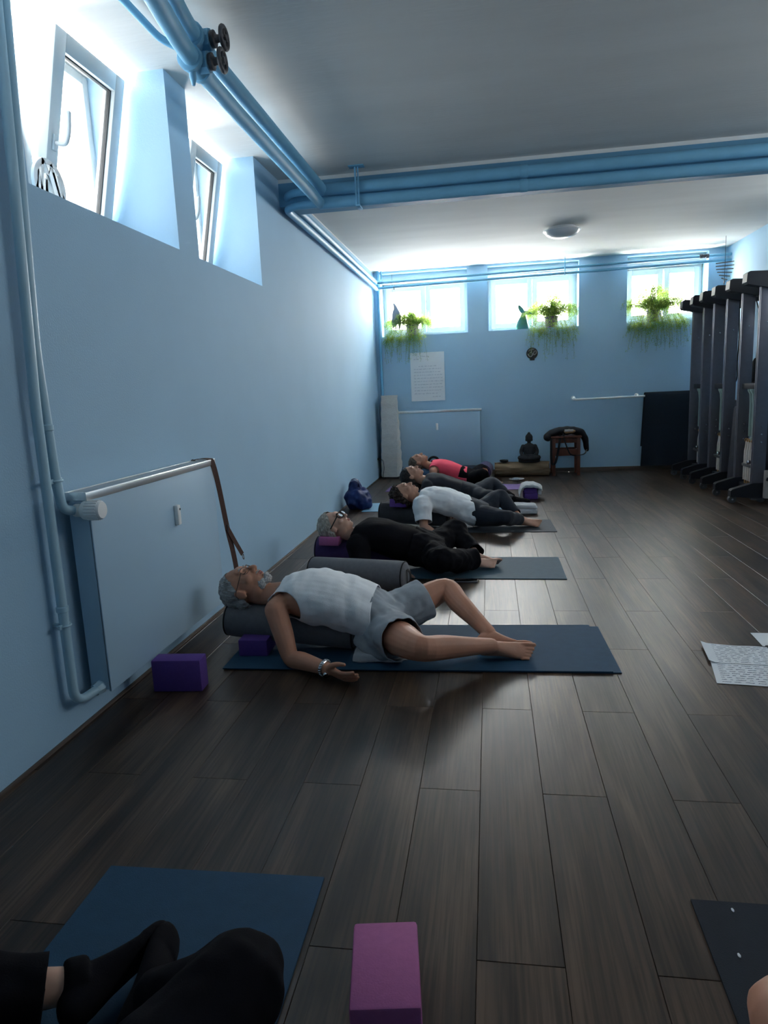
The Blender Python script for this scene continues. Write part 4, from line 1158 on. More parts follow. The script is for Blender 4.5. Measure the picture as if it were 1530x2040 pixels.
# blue bag at the long wall
bg = MB().ell((0.185, 7.42, 0.12), (0.15, 0.17, 0.135), n=18, mm=12).ell((0.15, 7.44, 0.24), (0.085, 0.11, 0.085), n=14, mm=10).ell((0.25, 7.36, 0.08), (0.10, 0.10, 0.085), n=14, mm=10)
vv, ff, nn = voxel(bg, 0.009, 3)
vv = noise_disp(vv, nn, 0.03, 9, octv=2); vv[:, 2] = np.maximum(vv[:, 2], 0.002); vv[:, 0] = np.maximum(vv[:, 0], 0.017)
t = thing('duffel_bag', 'royal blue nylon bag slumped against the window wall', 'bag', (0.2, 7.42, 0))
obj('bag_body', Raw(vv, ff), 'bag_blue', t, angle=180)
obj('handle', ribbon([(0.09, 7.40, 0.25), (0.12, 7.37, 0.33), (0.17, 7.36, 0.35), (0.21, 7.36, 0.32), (0.23, 7.37, 0.24)], (0, 1, 0.2), 0.03), 'bag_blue', t)
obj('handle', ribbon([(0.08, 7.48, 0.25), (0.11, 7.48, 0.32), (0.17, 7.47, 0.33), (0.21, 7.46, 0.28)], (0, 1, 0.2), 0.03), 'bag_blue', t)

# ------------------------------------------------------------------ mats
def yoga_mat(label, corners, material, th=0.006, z=0.0, curl=0.0, group=None):
    """corners: near-left, near-right, far-right, far-left (x,y)"""
    c = [np.array(p, float) for p in corners]
    m_ = MB(); nx, ny = 24, 4
    rs = []
    for j in range(ny + 1):
        for i in range(nx + 1):
            u, v_ = i / nx, j / ny
            p = (c[0] * (1 - u) + c[1] * u) * (1 - v_) + (c[3] * (1 - u) + c[2] * u) * v_
            zz = z + curl * (max(0, u - 0.96) / 0.04) ** 2
            m_.v.append((p[0], p[1], zz + th))
    n = len(m_.v)
    m_.v += [(a, b, zc_ - th) for a, b, zc_ in m_.v]
    for j in range(ny):
        for i in range(nx):
            a = j * (nx + 1) + i
            m_.f.append((a, a + 1, a + nx + 2, a + nx + 1)); m_.f.append((n + a, n + a + nx + 1, n + a + nx + 2, n + a + 1))
    per = [i for i in range(nx + 1)] + [(j + 1) * (nx + 1) - 1 for j in range(1, ny + 1)] + [ny * (nx + 1) + i for i in range(nx - 1, -1, -1)] + [j * (nx + 1) for j in range(ny - 1, 0, -1)]
    for a, b in zip(per, per[1:] + per[:1]):
        m_.f.append((a, n + a, n + b, b))
    return obj('yoga_mat', m_, material, label=label, cat='yoga mat', group=group)
yoga_mat('petrol blue yoga mat on the floor, lowest of the two under the grey-haired man', [(0.41, 2.962), (2.236, 2.998), (2.222, 3.603), (0.40, 3.575)], 'matblue', 0.005)
yoga_mat('petrol blue yoga mat directly under the grey-haired man, on another mat', [(0.366, 2.945), (2.198, 2.996), (2.176, 3.612), (0.352, 3.555)], 'matblue', 0.005, 0.0055)
yoga_mat('steel blue yoga mat under the woman in black with glasses', [(0.33, 4.565), (2.162, 4.525), (2.162, 5.125), (0.335, 5.165)], 'matblue2')
yoga_mat('slate grey yoga mat under the woman in the white T-shirt', [(0.42, 6.08), (2.241, 6.047), (2.227, 6.605), (0.43, 6.64)], 'matgrey')
yoga_mat('light blue yoga mat under the dark-haired woman in charcoal', [(0.257, 7.21), (2.02, 7.18), (2.02, 7.74), (0.265, 7.75)], 'matlight')
yoga_mat('violet yoga mat under the woman in the coral top', [(0.30, 8.66), (2.05, 8.62), (2.075, 9.09), (0.31, 9.13)], 'matviolet')
yoga_mat('petrol blue yoga mat under the person in black socks', [(0.583, -0.25), (1.213, -0.25), (1.202, 1.590), (0.583, 1.576)], 'matblue')
yoga_mat('dark navy yoga mat under the person with a bare knee', [(2.135, -0.25), (2.745, -0.25), (2.757, 1.602), (2.148, 1.602)], 'matnavy')

# lint on the dark mat
for k, (x, y) in enumerate(((2.237, 1.572), (2.205, 1.432))):
    obj('paper_scrap', MB().ell((x, y, 0.008), (0.0035, 0.007, 0.0016), n=8, mm=6), 'paper', label='tiny white scrap on the dark navy mat', cat='scrap', group='white scraps on the navy mat')

# ------------------------------------------------------------------ blocks and bolsters
def block(label, c, size, material, rz=0.0, rx=0.0, bev=0.007):
    m_ = MB().box((c[0] - size[0] / 2, c[1] - size[1] / 2, c[2]), (c[0] + size[0] / 2, c[1] + size[1] / 2, c[2] + size[2]), bev, rot=(rz, 'Z'))
    if rx:
        rm = Matrix.Rotation(rx, 3, 'Y'); pv = Vector((c[0], c[1], c[2]))
        m_.v = [tuple(rm @ (Vector(p) - pv) + pv) for p in m_.v]
    return obj('yoga_block', m_, material, loc=tuple(c), label=label, cat='yoga block')
block('purple foam yoga block standing on the floor by the near radiator', (0.250, 2.74, 0), (0.228, 0.09, 0.15), 'purple', R(4))
block('pink foam yoga block standing alone between two mats', (1.428, 1.235, 0), (0.145, 0.225, 0.10), 'pink', R(8.5))
block('purple foam yoga block supporting the grey bolster under the man', (0.465, 3.21, 0.0105), (0.15, 0.228, 0.085), 'purple', R(2))

def bolster(label, a, b, r, material, trim='black_trim', flat=1.0, handle=True, zmin=None):
    a, b = np.array(a, float), np.array(b, float)
    ax = nrm(b - a); L = np.linalg.norm(b - a)
    t = thing('bolster', label, 'bolster', tuple((a + b) / 2 - V(0, 0, r)))
    u = nrm(np.cross(V(0, 0, 1), ax)); v_ = np.cross(ax, u)
    st = []
    for s_, k in ((0, 0.55), (0.004, 0.80), (0.014, 0.93), (0.03, 0.985), (0.06, 1.0), (L * 0.5, 1.01), (L - 0.06, 1.0), (L - 0.03, 0.985), (L - 0.014, 0.93), (L - 0.004, 0.80), (L, 0.55)):
        st.append((a + ax * s_, r * k, r * k * flat, u, v_))
    body = obj('cover', MB().loft(st, 36), material, t)
    for s_ in (0.016, L - 0.016):
        rs = []
        for j in range(37):
            th = 2 * math.pi * j / 36
            d = u * math.cos(th) + v_ * flat * math.sin(th)
            c = a + ax * s_ + d * r * 0.945
            rs.append([c + d * 0.004 * math.cos(q) + ax * 0.004 * math.sin(q) for q in np.linspace(0, 2 * math.pi, 7)[:-1]])
        obj('piping', MB().rings(rs, cap=False), trim, body)
    if handle:
        c = b + ax * 0.002
        obj('handle', ribbon([c + v_ * r * 0.45, c + v_ * r * 0.25 + ax * 0.02, c - v_ * r * 0.25 + ax * 0.02, c - v_ * r * 0.45], u, 0.03), trim, t)
    return t
bolster('grey bolster sloping under the back of the grey-haired man', (0.275, 3.27, 0.152), (0.985, 3.235, 0.098), 0.092, 'bol_grey')
bolster('grey bolster lying free on the floor beside the woman in black', (0.43, 4.40, 0.101), (1.115, 4.26, 0.101), 0.099, 'bol_grey')
bolster('aubergine bolster under the back of the woman in black', (0.352, 4.86, 0.15), (1.02, 4.84, 0.105), 0.098, 'bol_purple')
bolster('charcoal bolster under the back of the woman in the white T-shirt', (0.60, 6.36, 0.155), (1.28, 6.30, 0.11), 0.10, 'bol_dark')
bolster('denim blue bolster under the back of the dark-haired woman', (0.55, 7.46, 0.13), (1.2, 7.46, 0.10), 0.095, 'bol_blue')
bolster('denim blue bolster behind the head of the woman in the coral top', (0.50, 8.80, 0.20), (1.15, 8.86, 0.12), 0.115, 'bol_blue')
bolster('purple bolster lying beyond the knees of the woman in coral', (1.56, 9.50, 0.115), (1.60, 10.02, 0.115), 0.11, 'bol_purple')
block('pink foam yoga block under the head of the woman in black', (0.492, 4.78, 0.205), (0.15, 0.16, 0.062), 'pink', 0, 0.03)
block('pink foam yoga block under the aubergine bolster', (0.50, 4.72, 0.0065), (0.19, 0.12, 0.09), 'pink', R(-16))
block('purple foam yoga block under the head of the woman in white T-shirt', (0.80, 6.27, 0.252 - 0.03), (0.16, 0.15, 0.075), 'purple', R(4), 0.06)
block('violet foam yoga block on the floor, lowest under the draped towel', (2.115, 7.95, 0.0), (0.15, 0.22, 0.075), 'purple', R(3))
block('violet foam yoga block under the draped towel, resting on another block', (2.12, 7.95, 0.076), (0.15, 0.22, 0.06), 'purple', R(-4))

# towels
def towel(label, parts, vox=0.008, amp=0.012, sc=14, stretch=(1, 1, 1), zmin=0.001, it=3):
    m_ = MB()
    for p in parts: m_.box(*p)
    v_, f_, n_ = voxel(m_, vox, it)
    v_ = noise_disp(v_, n_, amp, sc, stretch, octv=2)
    v_[:, 2] = np.maximum(v_[:, 2], zmin)
    return obj('towel', Raw(v_, f_), 'towel', label=label, cat='towel', angle=180)
dr = MB()
prof = [(1.985, 0.055), (1.995, 0.10), (2.02, 0.155), (2.06, 0.175), (2.115, 0.18), (2.17, 0.172), (2.22, 0.15), (2.245, 0.135)]
P = catmull([V(a, 0, b) for a, b in prof], 4)
lo = [V(p[0] + 0.0, 0, p[2] - 0.030) for p in P]
rs = []
for yy, dz in ((7.80, -0.008), (7.83, 0), (7.90, 0.006), (7.98, 0.006), (8.06, 0), (8.10, -0.006)):
    rs.append([p + V(0, yy, dz + 0.004 * math.sin(i * 1.3 + yy * 40)) for i, p in enumerate(P)] + [p + V(0.004, yy, dz) for p in lo[::-1]])
dr.rings(rs)
dr.box((2.20, 7.84, 0.05), (2.235, 8.06, 0.15))
vv, ff, nn = voxel(dr, 0.008, 3)
obj('towel', Raw(noise_disp(vv, nn, 0.008, 18, octv=2), ff), 'towel', label='white towel draped over two violet blocks', cat='towel', angle=180)
towel('grey-white folded blanket on the floor near the feet of the woman in charcoal', [((1.86, 6.88, 0.0), (2.13, 7.12, 0.05), 0.02), ((1.88, 6.90, 0.045), (2.12, 7.10, 0.095), 0.02)], amp=0.014, sc=10, stretch=(0.6, 1.6, 2.2))
towel('grey-white folded blanket under the hips of the grey-haired man', [((0.985, 3.035, 0.012), (1.24, 3.46, 0.032), 0.008), ((0.99, 3.04, 0.030), (1.23, 3.45, 0.052), 0.008)], amp=0.006, sc=16, zmin=0.0108, it=2)

# phone
t = thing('phone', 'black smartphone in a grey case on the floor beside the steel blue mat', 'phone', (1.488, 4.485, 0))
obj('case', MB().box((1.408, 4.447, 0.0), (1.570, 4.523, 0.010), 0.004, rot=(R(-4), 'Z')), 'phone_case', t)
obj('screen', MB().box((1.412, 4.451, 0.0095), (1.566, 4.519, 0.0108), 0.0005, rot=(R(-4), 'Z')), 'phone', t)

# papers on the floor
def sheet(label, c, zf, rows, seed, extra=None, ink='ink', nx=16, ny=10):
    """c: corners near-left, near-right, far-right, far-left"""
    c = [np.array(p, float) for p in c]
    def fn(u, v_, off=0.0):
        p = (c[0] * (1 - u) + c[1] * u) * (1 - v_) + (c[3] * (1 - u) + c[2] * u) * v_
        return (p[0], p[1], zf(u, v_) + off)
    t = thing('paper_sheet', label, 'paper', (*(sum(c) / 4), 0))
    m_ = MB()
    for s_ in (0.0, 0.0012):
        for j in range(ny + 1):
            for i in range(nx + 1):
                m_.v.append(fn(i / nx, j / ny, s_))
    n = (nx + 1) * (ny + 1)
    for j in range(ny):
        for i in range(nx):
            a = j * (nx + 1) + i
            m_.f.append((a, a + nx + 1, a + nx + 2, a + 1)); m_.f.append((n + a, n + a + 1, n + a + nx + 2, n + a + nx + 1))
    per = [i for i in range(nx + 1)] + [(j + 1) * (nx + 1) - 1 for j in range(1, ny + 1)] + [ny * (nx + 1) + i for i in range(nx - 1, -1, -1)] + [j * (nx + 1) for j in range(ny - 1, 0, -1)]
    for a, b in zip(per, per[1:] + per[:1]):
        m_.f.append((a, b, n + b, n + a))
    obj('sheet', m_, 'paper', t)
    if rows:
        obj('handwriting', scribble(rows, lambda u, v_: fn(u, v_, 0.0018), seed, 0.02, 0.10, 0.035, 0.03, 0.007), ink, t, smooth=False, kind='stuff')
    return t
sheet('handwritten white sheet, wrinkled, torn at one edge, lying on another sheet', [(2.645, 3.135), (3.06, 3.10), (3.10, 3.31), (2.675, 3.37)], lambda u, v_: 0.004 + 0.012 * math.exp(-(u / 0.05) ** 2) + 0.008 * max(0, v_ - 0.8) * (1 + math.sin(u * 14)),
      [(0.08, 0.95, 0.08 + 0.085 * k) for k in range(11)], 5)
sheet('flat handwritten white sheet with flow lines under the wrinkled sheet', [(2.612, 2.914), (3.02, 2.868), (3.06, 3.13), (2.66, 3.165)], lambda u, v_: 0.0015,
      [(0.06, 0.95, 0.08 + 0.09 * k) for k in range(10)], 6)
sheet('nearly blank white sheet apart from the handwritten sheets', [(2.955, 3.352), (3.16, 3.34), (3.18, 3.53), (2.963, 3.535)], lambda u, v_: 0.002, [(0.3, 0.6, 0.5)], 7, ink='ink_faint')
obj('dark_notebook', MB().box((2.965, 3.30, 0.0), (3.15, 3.352, 0.009), 0.003), 'bag_black', label='thin dark notebook between the paper sheets on the floor', cat='notebook')
# ------------------------------------------------------------------ people
def poly_near(p, P):
    best = np.full(len(p), 1e9); s_out = np.zeros(len(p)); acc = 0.0
    for a, b in zip(P[:-1], P[1:]):
        d = b - a; L = np.linalg.norm(d)
        t_ = ((p - a) @ d) / (L * L)
        last = b is P[-1]; first = a is P[0]
        tc = np.clip(t_, -9 if first else 0, 9 if last else 1)
        tq = np.clip(t_, 0, 1)
        dist = np.linalg.norm(p - (a + tq[:, None] * d), axis=1)
        m_ = dist < best
        best[m_] = dist[m_]; s_out[m_] = acc + tc[m_] * L
        acc += L
    return s_out, best

def torso_st(S, infl=0.0, i0=0, i1=None, ext=0.0, sub=4):
    sp = S['spine'][i0:i1]
    C = catmull([np.array([*c, w_, d_]) for c, w_, d_ in sp], sub)
    out = []
    lat = nrm(S['lat'])
    for i, q in enumerate(C):
        T = nrm(C[min(i + 1, len(C) - 1)][:3] - C[max(i - 1, 0)][:3])
        U = nrm(lat - T * np.dot(lat, T))
        out.append((q[:3], q[3] + infl, q[4] + infl, U, np.cross(T, U)))
    return out

def limb_r(kind, sc):
    if kind == 'arm': return [0.056 * sc, 0.050 * sc, 0.041 * sc, 0.043 * sc, 0.028 * sc]
    return [0.094 * sc, 0.083 * sc, 0.060 * sc, 0.056 * sc, 0.042 * sc, 0.036 * sc]
def arm_pts(p):
    s_, e, w_ = [np.asarray(q, float) for q in p]
    return [s_, s_ * 0.5 + e * 0.5, e, e * 0.7 + w_ * 0.3, w_]
def leg_pts(p):
    h, k, a = [np.asarray(q, float) for q in p]
    return [h, h * 0.5 + k * 0.5, k, k * 0.68 + a * 0.32, k * 0.25 + a * 0.75, a]

def head_frame(H):
    F = nrm(H['F']); U = np.asarray(H['U'], float); U = nrm(U - F * np.dot(F, U)); Rv = np.cross(F, U)
    s_ = H['s']; c = np.asarray(H['c'], float)
    A = np.stack([Rv, F, U])
    def P(x, y, z): return c + s_ * (x * Rv + y * F + z * U)
    return P, A, s_

def head_shapes(m_, H, fem=False):
    P, A, s_ = head_frame(H)
    def E(c, r): m_.ell(P(*c), [q * s_ for q in r], A, 20, 14)
    E((0, -0.012, 0.030), (0.073, 0.096, 0.084))
    E((0, 0.020, -0.010), (0.066, 0.072, 0.085))
    E((0, 0.032, -0.050), (0.052, 0.058, 0.062))
    E((0, 0.060, -0.094), (0.026 if not fem else 0.022, 0.026, 0.020))
    for q in (-1, 1):
        E((q * 0.040, 0.005, -0.064), (0.020, 0.042, 0.032))
        E((q * 0.041, 0.055, -0.024), (0.023, 0.026, 0.020))
        E((q * 0.030, 0.074, 0.000), (0.014, 0.013, 0.011))
        E((q * 0.012, 0.094, -0.036), (0.009, 0.013, 0.008))
        E((q * 0.076, -0.010, -0.008), (0.009, 0.020, 0.031))
        E((q * 0.072, -0.002, -0.012), (0.010, 0.012, 0.020))
        E((q * 0.026, 0.083, 0.020), (0.024, 0.011, 0.007))
    E((0, 0.074, 0.030), (0.045, 0.020, 0.030))
    m_.tube([P(0, 0.082, 0.014), P(0, 0.092, -0.004), P(0, 0.104, -0.022), P(0, 0.107, -0.034)], [0.008 * s_, 0.009 * s_, 0.011 * s_, 0.012 * s_], n=12, sub=4, dome=True)
    E((0, 0.080, -0.060), (0.026, 0.014, 0.007))
    E((0, 0.077, -0.073), (0.021, 0.014, 0.007))
    E((0, 0.073, -0.050), (0.020, 0.014, 0.014))

def hand_shapes(m_, wr, d, n_, side, sc, curl=0.5):
    wr = np.asarray(wr, float); d = nrm(d); n_ = np.asarray(n_, float); n_ = nrm(n_ - d * np.dot(d, n_))
    th = np.cross(d, n_) * side          # thumb side
    k = sc
    m_.loft([(wr - d * 0.02 * k, 0.024 * k, 0.018 * k, th, n_), (wr + d * 0.012 * k, 0.030 * k, 0.018 * k, th, n_), (wr + d * 0.045 * k, 0.040 * k, 0.016 * k, th, n_),
             (wr + d * 0.080 * k, 0.042 * k, 0.014 * k, th, n_), (wr + d * 0.095 * k, 0.038 * k, 0.011 * k, th, n_)], 18, 2.4)
    for off, L, r in ((0.030, 0.070, 0.0092), (0.010, 0.080, 0.0096), (-0.010, 0.074, 0.0092), (-0.029, 0.058, 0.0082)):
        p = wr + d * 0.088 * k + th * off * k
        pts = [p - d * 0.02 * k, p]
        ang = 0.12
        for f in (0.42, 0.33, 0.25):
            ang += curl * 0.45
            p = p + (d * math.cos(ang) + n_ * math.sin(ang) + th * off * 0.9) * L * f * k
            pts.append(p)
        m_.tube(pts, [r * k * 1.05, r * k * 1.05, r * k, r * k * 0.95, r * k * 0.82], n=10, sub=3, dome=True)
    p0 = wr + d * 0.020 * k + th * 0.026 * k
    m_.tube([p0, p0 + (d * 0.7 + th * 0.6 + n_ * 0.3) * 0.038 * k, p0 + (d * 0.85 + th * 0.5 + n_ * 0.35) * 0.070 * k, p0 + (d * 0.95 + th * 0.38 + n_ * 0.35) * 0.096 * k],
            [0.017 * k, 0.014 * k, 0.011 * k, 0.0085 * k], n=10, sub=3, dome=True)

def foot_shapes(m_, A_, d, n_, inner, sc, toes=True):
    A_ = np.asarray(A_, float); d = nrm(d); n_ = np.asarray(n_, float); n_ = nrm(n_ - d * np.dot(d, n_))
    s_ = np.cross(d, n_) * inner          # towards the big toe
    k = sc
    st = [(-0.056, 0.048, 0.016, 0.016), (-0.045, 0.045, 0.028, 0.030), (-0.010, 0.034, 0.033, 0.042), (0.035, 0.033, 0.034, 0.040), (0.080, 0.044, 0.038, 0.028), (0.120, 0.052, 0.043, 0.019), (0.150, 0.056, 0.042, 0.014), (0.165, 0.057, 0.036, 0.011)]
    m_.loft([(A_ + d * a * k - n_ * b * k, w_ * k, h_ * k, s_, n_) for a, b, w_, h_ in st], 20, 2.2)
    if toes:
        for off, L, r in ((0.030, 0.060, 0.0125), (0.008, 0.055, 0.0082), (-0.0095, 0.047, 0.0078), (-0.026, 0.039, 0.0075), (-0.0415, 0.030, 0.0072)):
            p = A_ + d * 0.148 * k + s_ * off * k - n_ * 0.056 * k
            m_.tube([p, p + d * L * 0.55 * k + n_ * 0.003 * k, p + d * L * k - n_ * 0.001 * k], [r * k, r * k * 0.95, r * k * 0.9], n=10, sub=3, dome=True)
    else:
        m_.loft([(A_ + d * a * k - n_ * b * k, w_ * k, h_ * k, s_, n_) for a, b, w_, h_ in ((0.15, 0.055, 0.043, 0.018), (0.185, 0.056, 0.038, 0.016), (0.205, 0.056, 0.028, 0.012), (0.212, 0.056, 0.014, 0.006))], 20, 2.2)

def build_body(S):
    m_ = MB(); sc = S.get('sc', 1.0)
    m_.loft(torso_st(S), 28, 2.3)
    sp = S['spine']
    P, A, hs = head_frame(S['head'])
    nb = np.asarray(sp[0][0], float)
    m_.tube([np.asarray(sp[1][0], float), nb, P(0, -0.018, -0.075), P(0, -0.018, -0.02)], [0.068 * sc, 0.060 * sc, 0.054 * sc, 0.052 * sc], n=18, sub=4)
    for a in S['arms']:
        sh = np.asarray(a['p'][0], float)
        m_.tube([np.asarray(sp[1][0], float) * 0.55 + sh * 0.45, sh], [0.062 * sc, 0.056 * sc], n=14, sub=3, dome=True)
        m_.tube(arm_pts(a['p']), limb_r('arm', sc), n=16, sub=5, dome=True)
        hand_shapes(m_, a['p'][2], a['d'], a['n'], a['side'], sc * 1.02, a.get('curl', 0.5))
    for l in S['legs']:
        m_.tube(leg_pts(l['p']), limb_r('leg', sc), n=18, sub=5, dome=True)
        k = np.asarray(l['p'][1], float)
        m_.ell(k, (0.058 * sc, 0.058 * sc, 0.058 * sc), n=14, mm=10)
        foot_shapes(m_, l['p'][2], l['d'], l['n'], l['inner'], sc, l.get('toes', True))
    head_shapes(m_, S['head'], S.get('fem', False))
    v_, f_, n_ = voxel(m_, S.get('vox', 0.006), S.get('smooth', 3), 0.5)
    hide = np.zeros(len(v_), bool)
    SPp = [np.asarray(q[0], float) for q in sp]
    s_t, d_t = poly_near(v_, SPp)
    s2 = np.linalg.norm(SPp[1] - SPp[0]) + np.linalg.norm(SPp[2] - SPp[1])
    far_arm = np.ones(len(v_), bool)
    for a in S['arms']:
        far_arm &= poly_near(v_, [np.asarray(q, float) for q in a['p']])[1] > 0.10
    hide |= (s_t > s2) & (d_t < 0.22) & far_arm
    for l, c in zip(S['legs'], S['legcut']):
        LP_ = [np.asarray(q, float) for q in l['p']]
        s_l, d_l = poly_near(v_, LP_)
        others = [poly_near(v_, [np.asarray(q, float) for q in m2['p']])[1] for m2 in S['legs'] if m2 is not l][0]
        mine = d_l <= others
        hide &= ~(mine & (s_l > c - 0.03) & (d_l < 0.16))
        hide |= mine & (s_l < c - 0.03) & (d_l < 0.13) & (s_l > -0.1)
    v_[hide] -= n_[hide] * 0.014
    zf = S.get('zfloor', 0.0065)
    v_[:, 2] = np.maximum(v_[:, 2], zf)
    return v_, f_

def garment(m_, fun, vox, folds, th=0.0035, it=5, zmin=0.012):
    v_, f_, n_ = voxel(m_, vox, it)
    for (amp, sc, stch, seed) in folds:
        v_ = noise_disp(v_, n_, amp, sc, stch, seed)
    v_[:, 2] = np.maximum(v_[:, 2], zmin)
    return cut_mesh(v_, f_, fun, vox)

def cloth_obj(name, vf, material, parent, label=None, th=0.004):
    o = obj(name, Raw(np.asarray(vf[0]), vf[1]), material, parent, angle=180, label=label)
    md = o.modifiers.new('thickness', 'SOLIDIFY'); md.thickness = th; md.offset = -1
    return o

def top_garment(S, infl, hem, sleeve=None, sl_r=1.25, neck_r=0.085, armhole=None, neck_off=(0, 0, 0), vox=0.007, folds=(), hem_tilt=(0, 0, 0), last=None):
    m_ = MB(); sc = S.get('sc', 1.0)
    st = torso_st(S, infl, 0, last)
    # flare the lower end
    m_.loft(st, 30, 2.3)
    sp = S['spine']
    cuts = []
    ax = nrm(np.asarray(sp[-2][0], float) - np.asarray(sp[1][0], float))
    hp = np.asarray(hem, float); hn = nrm(ax + np.asarray(hem_tilt, float))
    cuts.append(lambda p: (hp - p) @ hn)
    P, A, hs = head_frame(S['head'])
    ncen = np.asarray(sp[0][0], float) * 0.6 + P(0, -0.01, -0.09) * 0.4 + np.asarray(neck_off, float)
    cuts.append(lambda p: np.linalg.norm(p - ncen, axis=1) - neck_r)
    for a in S['arms']:
        sh = np.asarray(a['p'][0], float)
        m_.tube([np.asarray(sp[1][0], float) * 0.6 + sh * 0.4, sh], [0.066 * sc + infl, 0.060 * sc + infl], n=14, sub=3, dome=True)
        if armhole:
            side = nrm(sh - np.asarray(sp[1][0], float))
            ac = sh + side * armhole[1][1] + ax * armhole[1][0]
            cuts.append(lambda p, ac=ac: np.linalg.norm(p - ac, axis=1) - armhole[0])
        else:
            ap = arm_pts(a['p'])
            rr = [r * sl_r + 0.006 for r in limb_r('arm', sc)]
            m_.tube(ap, rr, n=16, sub=5, dome=True)
            PP = [np.asarray(q, float) for q in a['p']]
            def fs_(p, PP=PP):
                s_, d_ = poly_near(p, PP)
                return np.where(d_ < 0.115, sleeve - s_, 1.0)
            cuts.append(fs_)
    return garment(m_, lambda p: np.min([c(p) for c in cuts], axis=0), vox, folds)

def pants(S, infl, waist, S_cut, radii, vox=0.007, folds=(), i0=3, drape=None):
    m_ = MB(); sc = S.get('sc', 1.0)
    m_.loft(torso_st(S, infl, i0, None), 30, 2.3)
    if drape: drape(m_)
    LP = []
    for l in S['legs']:
        m_.tube(leg_pts(l['p']), [r * sc for r in radii], n=18, sub=5, dome=True)
        LP.append([np.asarray(q, float) for q in l['p']])
    sp = S['spine']
    ax = nrm(np.asarray(sp[-1][0], float) - np.asarray(sp[-3][0], float))
    wp = np.asarray(waist, float)
    cuts = S_cut if isinstance(S_cut, (list, tuple)) else [S_cut] * len(LP)
    def f(p):
        r1 = [poly_near(p, q) for q in LP]
        a = np.where(r1[0][1] < r1[1][1], cuts[0] - r1[0][0], cuts[1] - r1[1][0])
        return np.minimum(a, (p - wp) @ ax)
    return garment(m_, f, vox, folds)

def hair_obj(S, parent, ells, line, material, vox=0.005, amp=0.006, sc=40, it=2, strands=None):
    P, A, s_ = head_frame(S['head'])
    m_ = MB()
    for c, r in ells: m_.ell(P(*c), [q * s_ for q in r], A, 22, 14)
    v_, f_, n_ = voxel(m_, vox, it)
    v_ = noise_disp(v_, n_, amp, sc, octv=2)
    c0 = np.asarray(S['head']['c'], float)
    def f(p):
        q = (p - c0) @ A.T / s_
        return line(q)
    v_, f_ = cut_mesh(v_, f_, f, vox)
    return obj('hair', Raw(v_, f_), material, parent, angle=180)

def brows_lips(S, parent, material):
    P, A, s_ = head_frame(S['head'])
    for q in (-1, 1):
        obj('eyebrow', MB().tube([P(q * 0.012, 0.092, 0.022), P(q * 0.028, 0.092, 0.028), P(q * 0.046, 0.078, 0.022)], [0.003 * s_, 0.004 * s_, 0.002 * s_], n=6, sub=3, dome=True), material, parent)
    l_ = MB()
    l_.tube([P(-0.022, 0.080, -0.064), P(0, 0.0935, -0.062), P(0.022, 0.080, -0.064)], [0.002 * s_, 0.0052 * s_, 0.002 * s_], n=8, sub=4)
    l_.tube([P(-0.020, 0.078, -0.068), P(0, 0.0905, -0.071), P(0.020, 0.078, -0.068)], [0.002 * s_, 0.0055 * s_, 0.002 * s_], n=8, sub=4)
    obj('lips', l_, 'lips', parent)
    for q in (-1, 1):
        obj('eyelashes', MB().tube([P(q * 0.019, 0.083, -0.002), P(q * 0.031, 0.0875, -0.006), P(q * 0.043, 0.079, -0.002)], 0.0013 * s_, n=5, sub=3), 'hair_brown', parent)

def person(label, S, skin, loc):
    t = thing('person', label, 'person', loc)
    v_, f_ = build_body(S)
    obj('body', Raw(v_, f_), skin, t, angle=180)
    return t

XF = V(1, 0, 0)
# ---- man in white tank top
S = dict(legcut=(0.20, 0.225), lat=(0, 1, 0), sc=1.0, vox=0.0042, smooth=2, zfloor=0.0035,
         head=dict(c=(0.385, 3.275, 0.318), F=(0.20, -0.05, 0.97), U=(-0.97, 0, 0.20), s=1.13),
         spine=[((0.60, 3.265, 0.292), 0.075, 0.062), ((0.665, 3.262, 0.290), 0.165, 0.088), ((0.77, 3.255, 0.285), 0.178, 0.112), ((0.93, 3.25, 0.248), 0.168, 0.112), ((1.04, 3.25, 0.205), 0.165, 0.105), ((1.12, 3.255, 0.155), 0.172, 0.100), ((1.20, 3.26, 0.128), 0.140, 0.080)],
         arms=[dict(p=[(0.612, 3.075, 0.262), (0.700, 2.985, 0.055), (0.918, 2.868, 0.048)], d=(0.80, -0.56, -0.10), n=(0.15, 0.75, 0.62), side=1, curl=0.35),
               dict(p=[(0.62, 3.44, 0.262), (0.76, 3.585, 0.055), (0.985, 3.67, 0.045)], d=(0.95, 0.25, -0.05), n=(0.1, -0.7, 0.6), side=-1)],
         legs=[dict(p=[(1.125, 3.165, 0.130), (1.345, 2.865, 0.160), (1.655, 3.085, 0.090)], d=(1, 0.06, -0.02), n=(-0.05, -0.72, 0.70), inner=-1),
               dict(p=[(1.125, 3.355, 0.130), (1.415, 3.535, 0.232), (1.645, 3.262, 0.088)], d=(1, -0.09, -0.02), n=(-0.05, 0.72, 0.70), inner=1)])
man = person('grey-haired bearded man in white tank top and grey shorts lying on a bolster', S, 'skin_tan', (0.9, 3.25, 0.01))
tk = top_garment(S, 0.019, (1.085, 3.25, 0.20), armhole=(0.118, (0.022, 0.035)), neck_r=0.078, neck_off=(0.012, 0, 0.022), vox=0.0055, hem_tilt=(0.10, 0, 0.28),
                 folds=[(0.010, 6, (1.0, 1.2, 1.6), 3.1), (0.009, 15, (1.3, 0.7, 1.1), 1.7)])
cloth_obj('tank_top', tk, 'tank', man, 'white sleeveless tank top')
def man_drape(m_):
    m_.tube([(1.03, 3.13, 0.10), (1.12, 3.08, 0.075), (1.20, 3.06, 0.07)], [0.05, 0.055, 0.05], n=12, sub=3, dome=True)
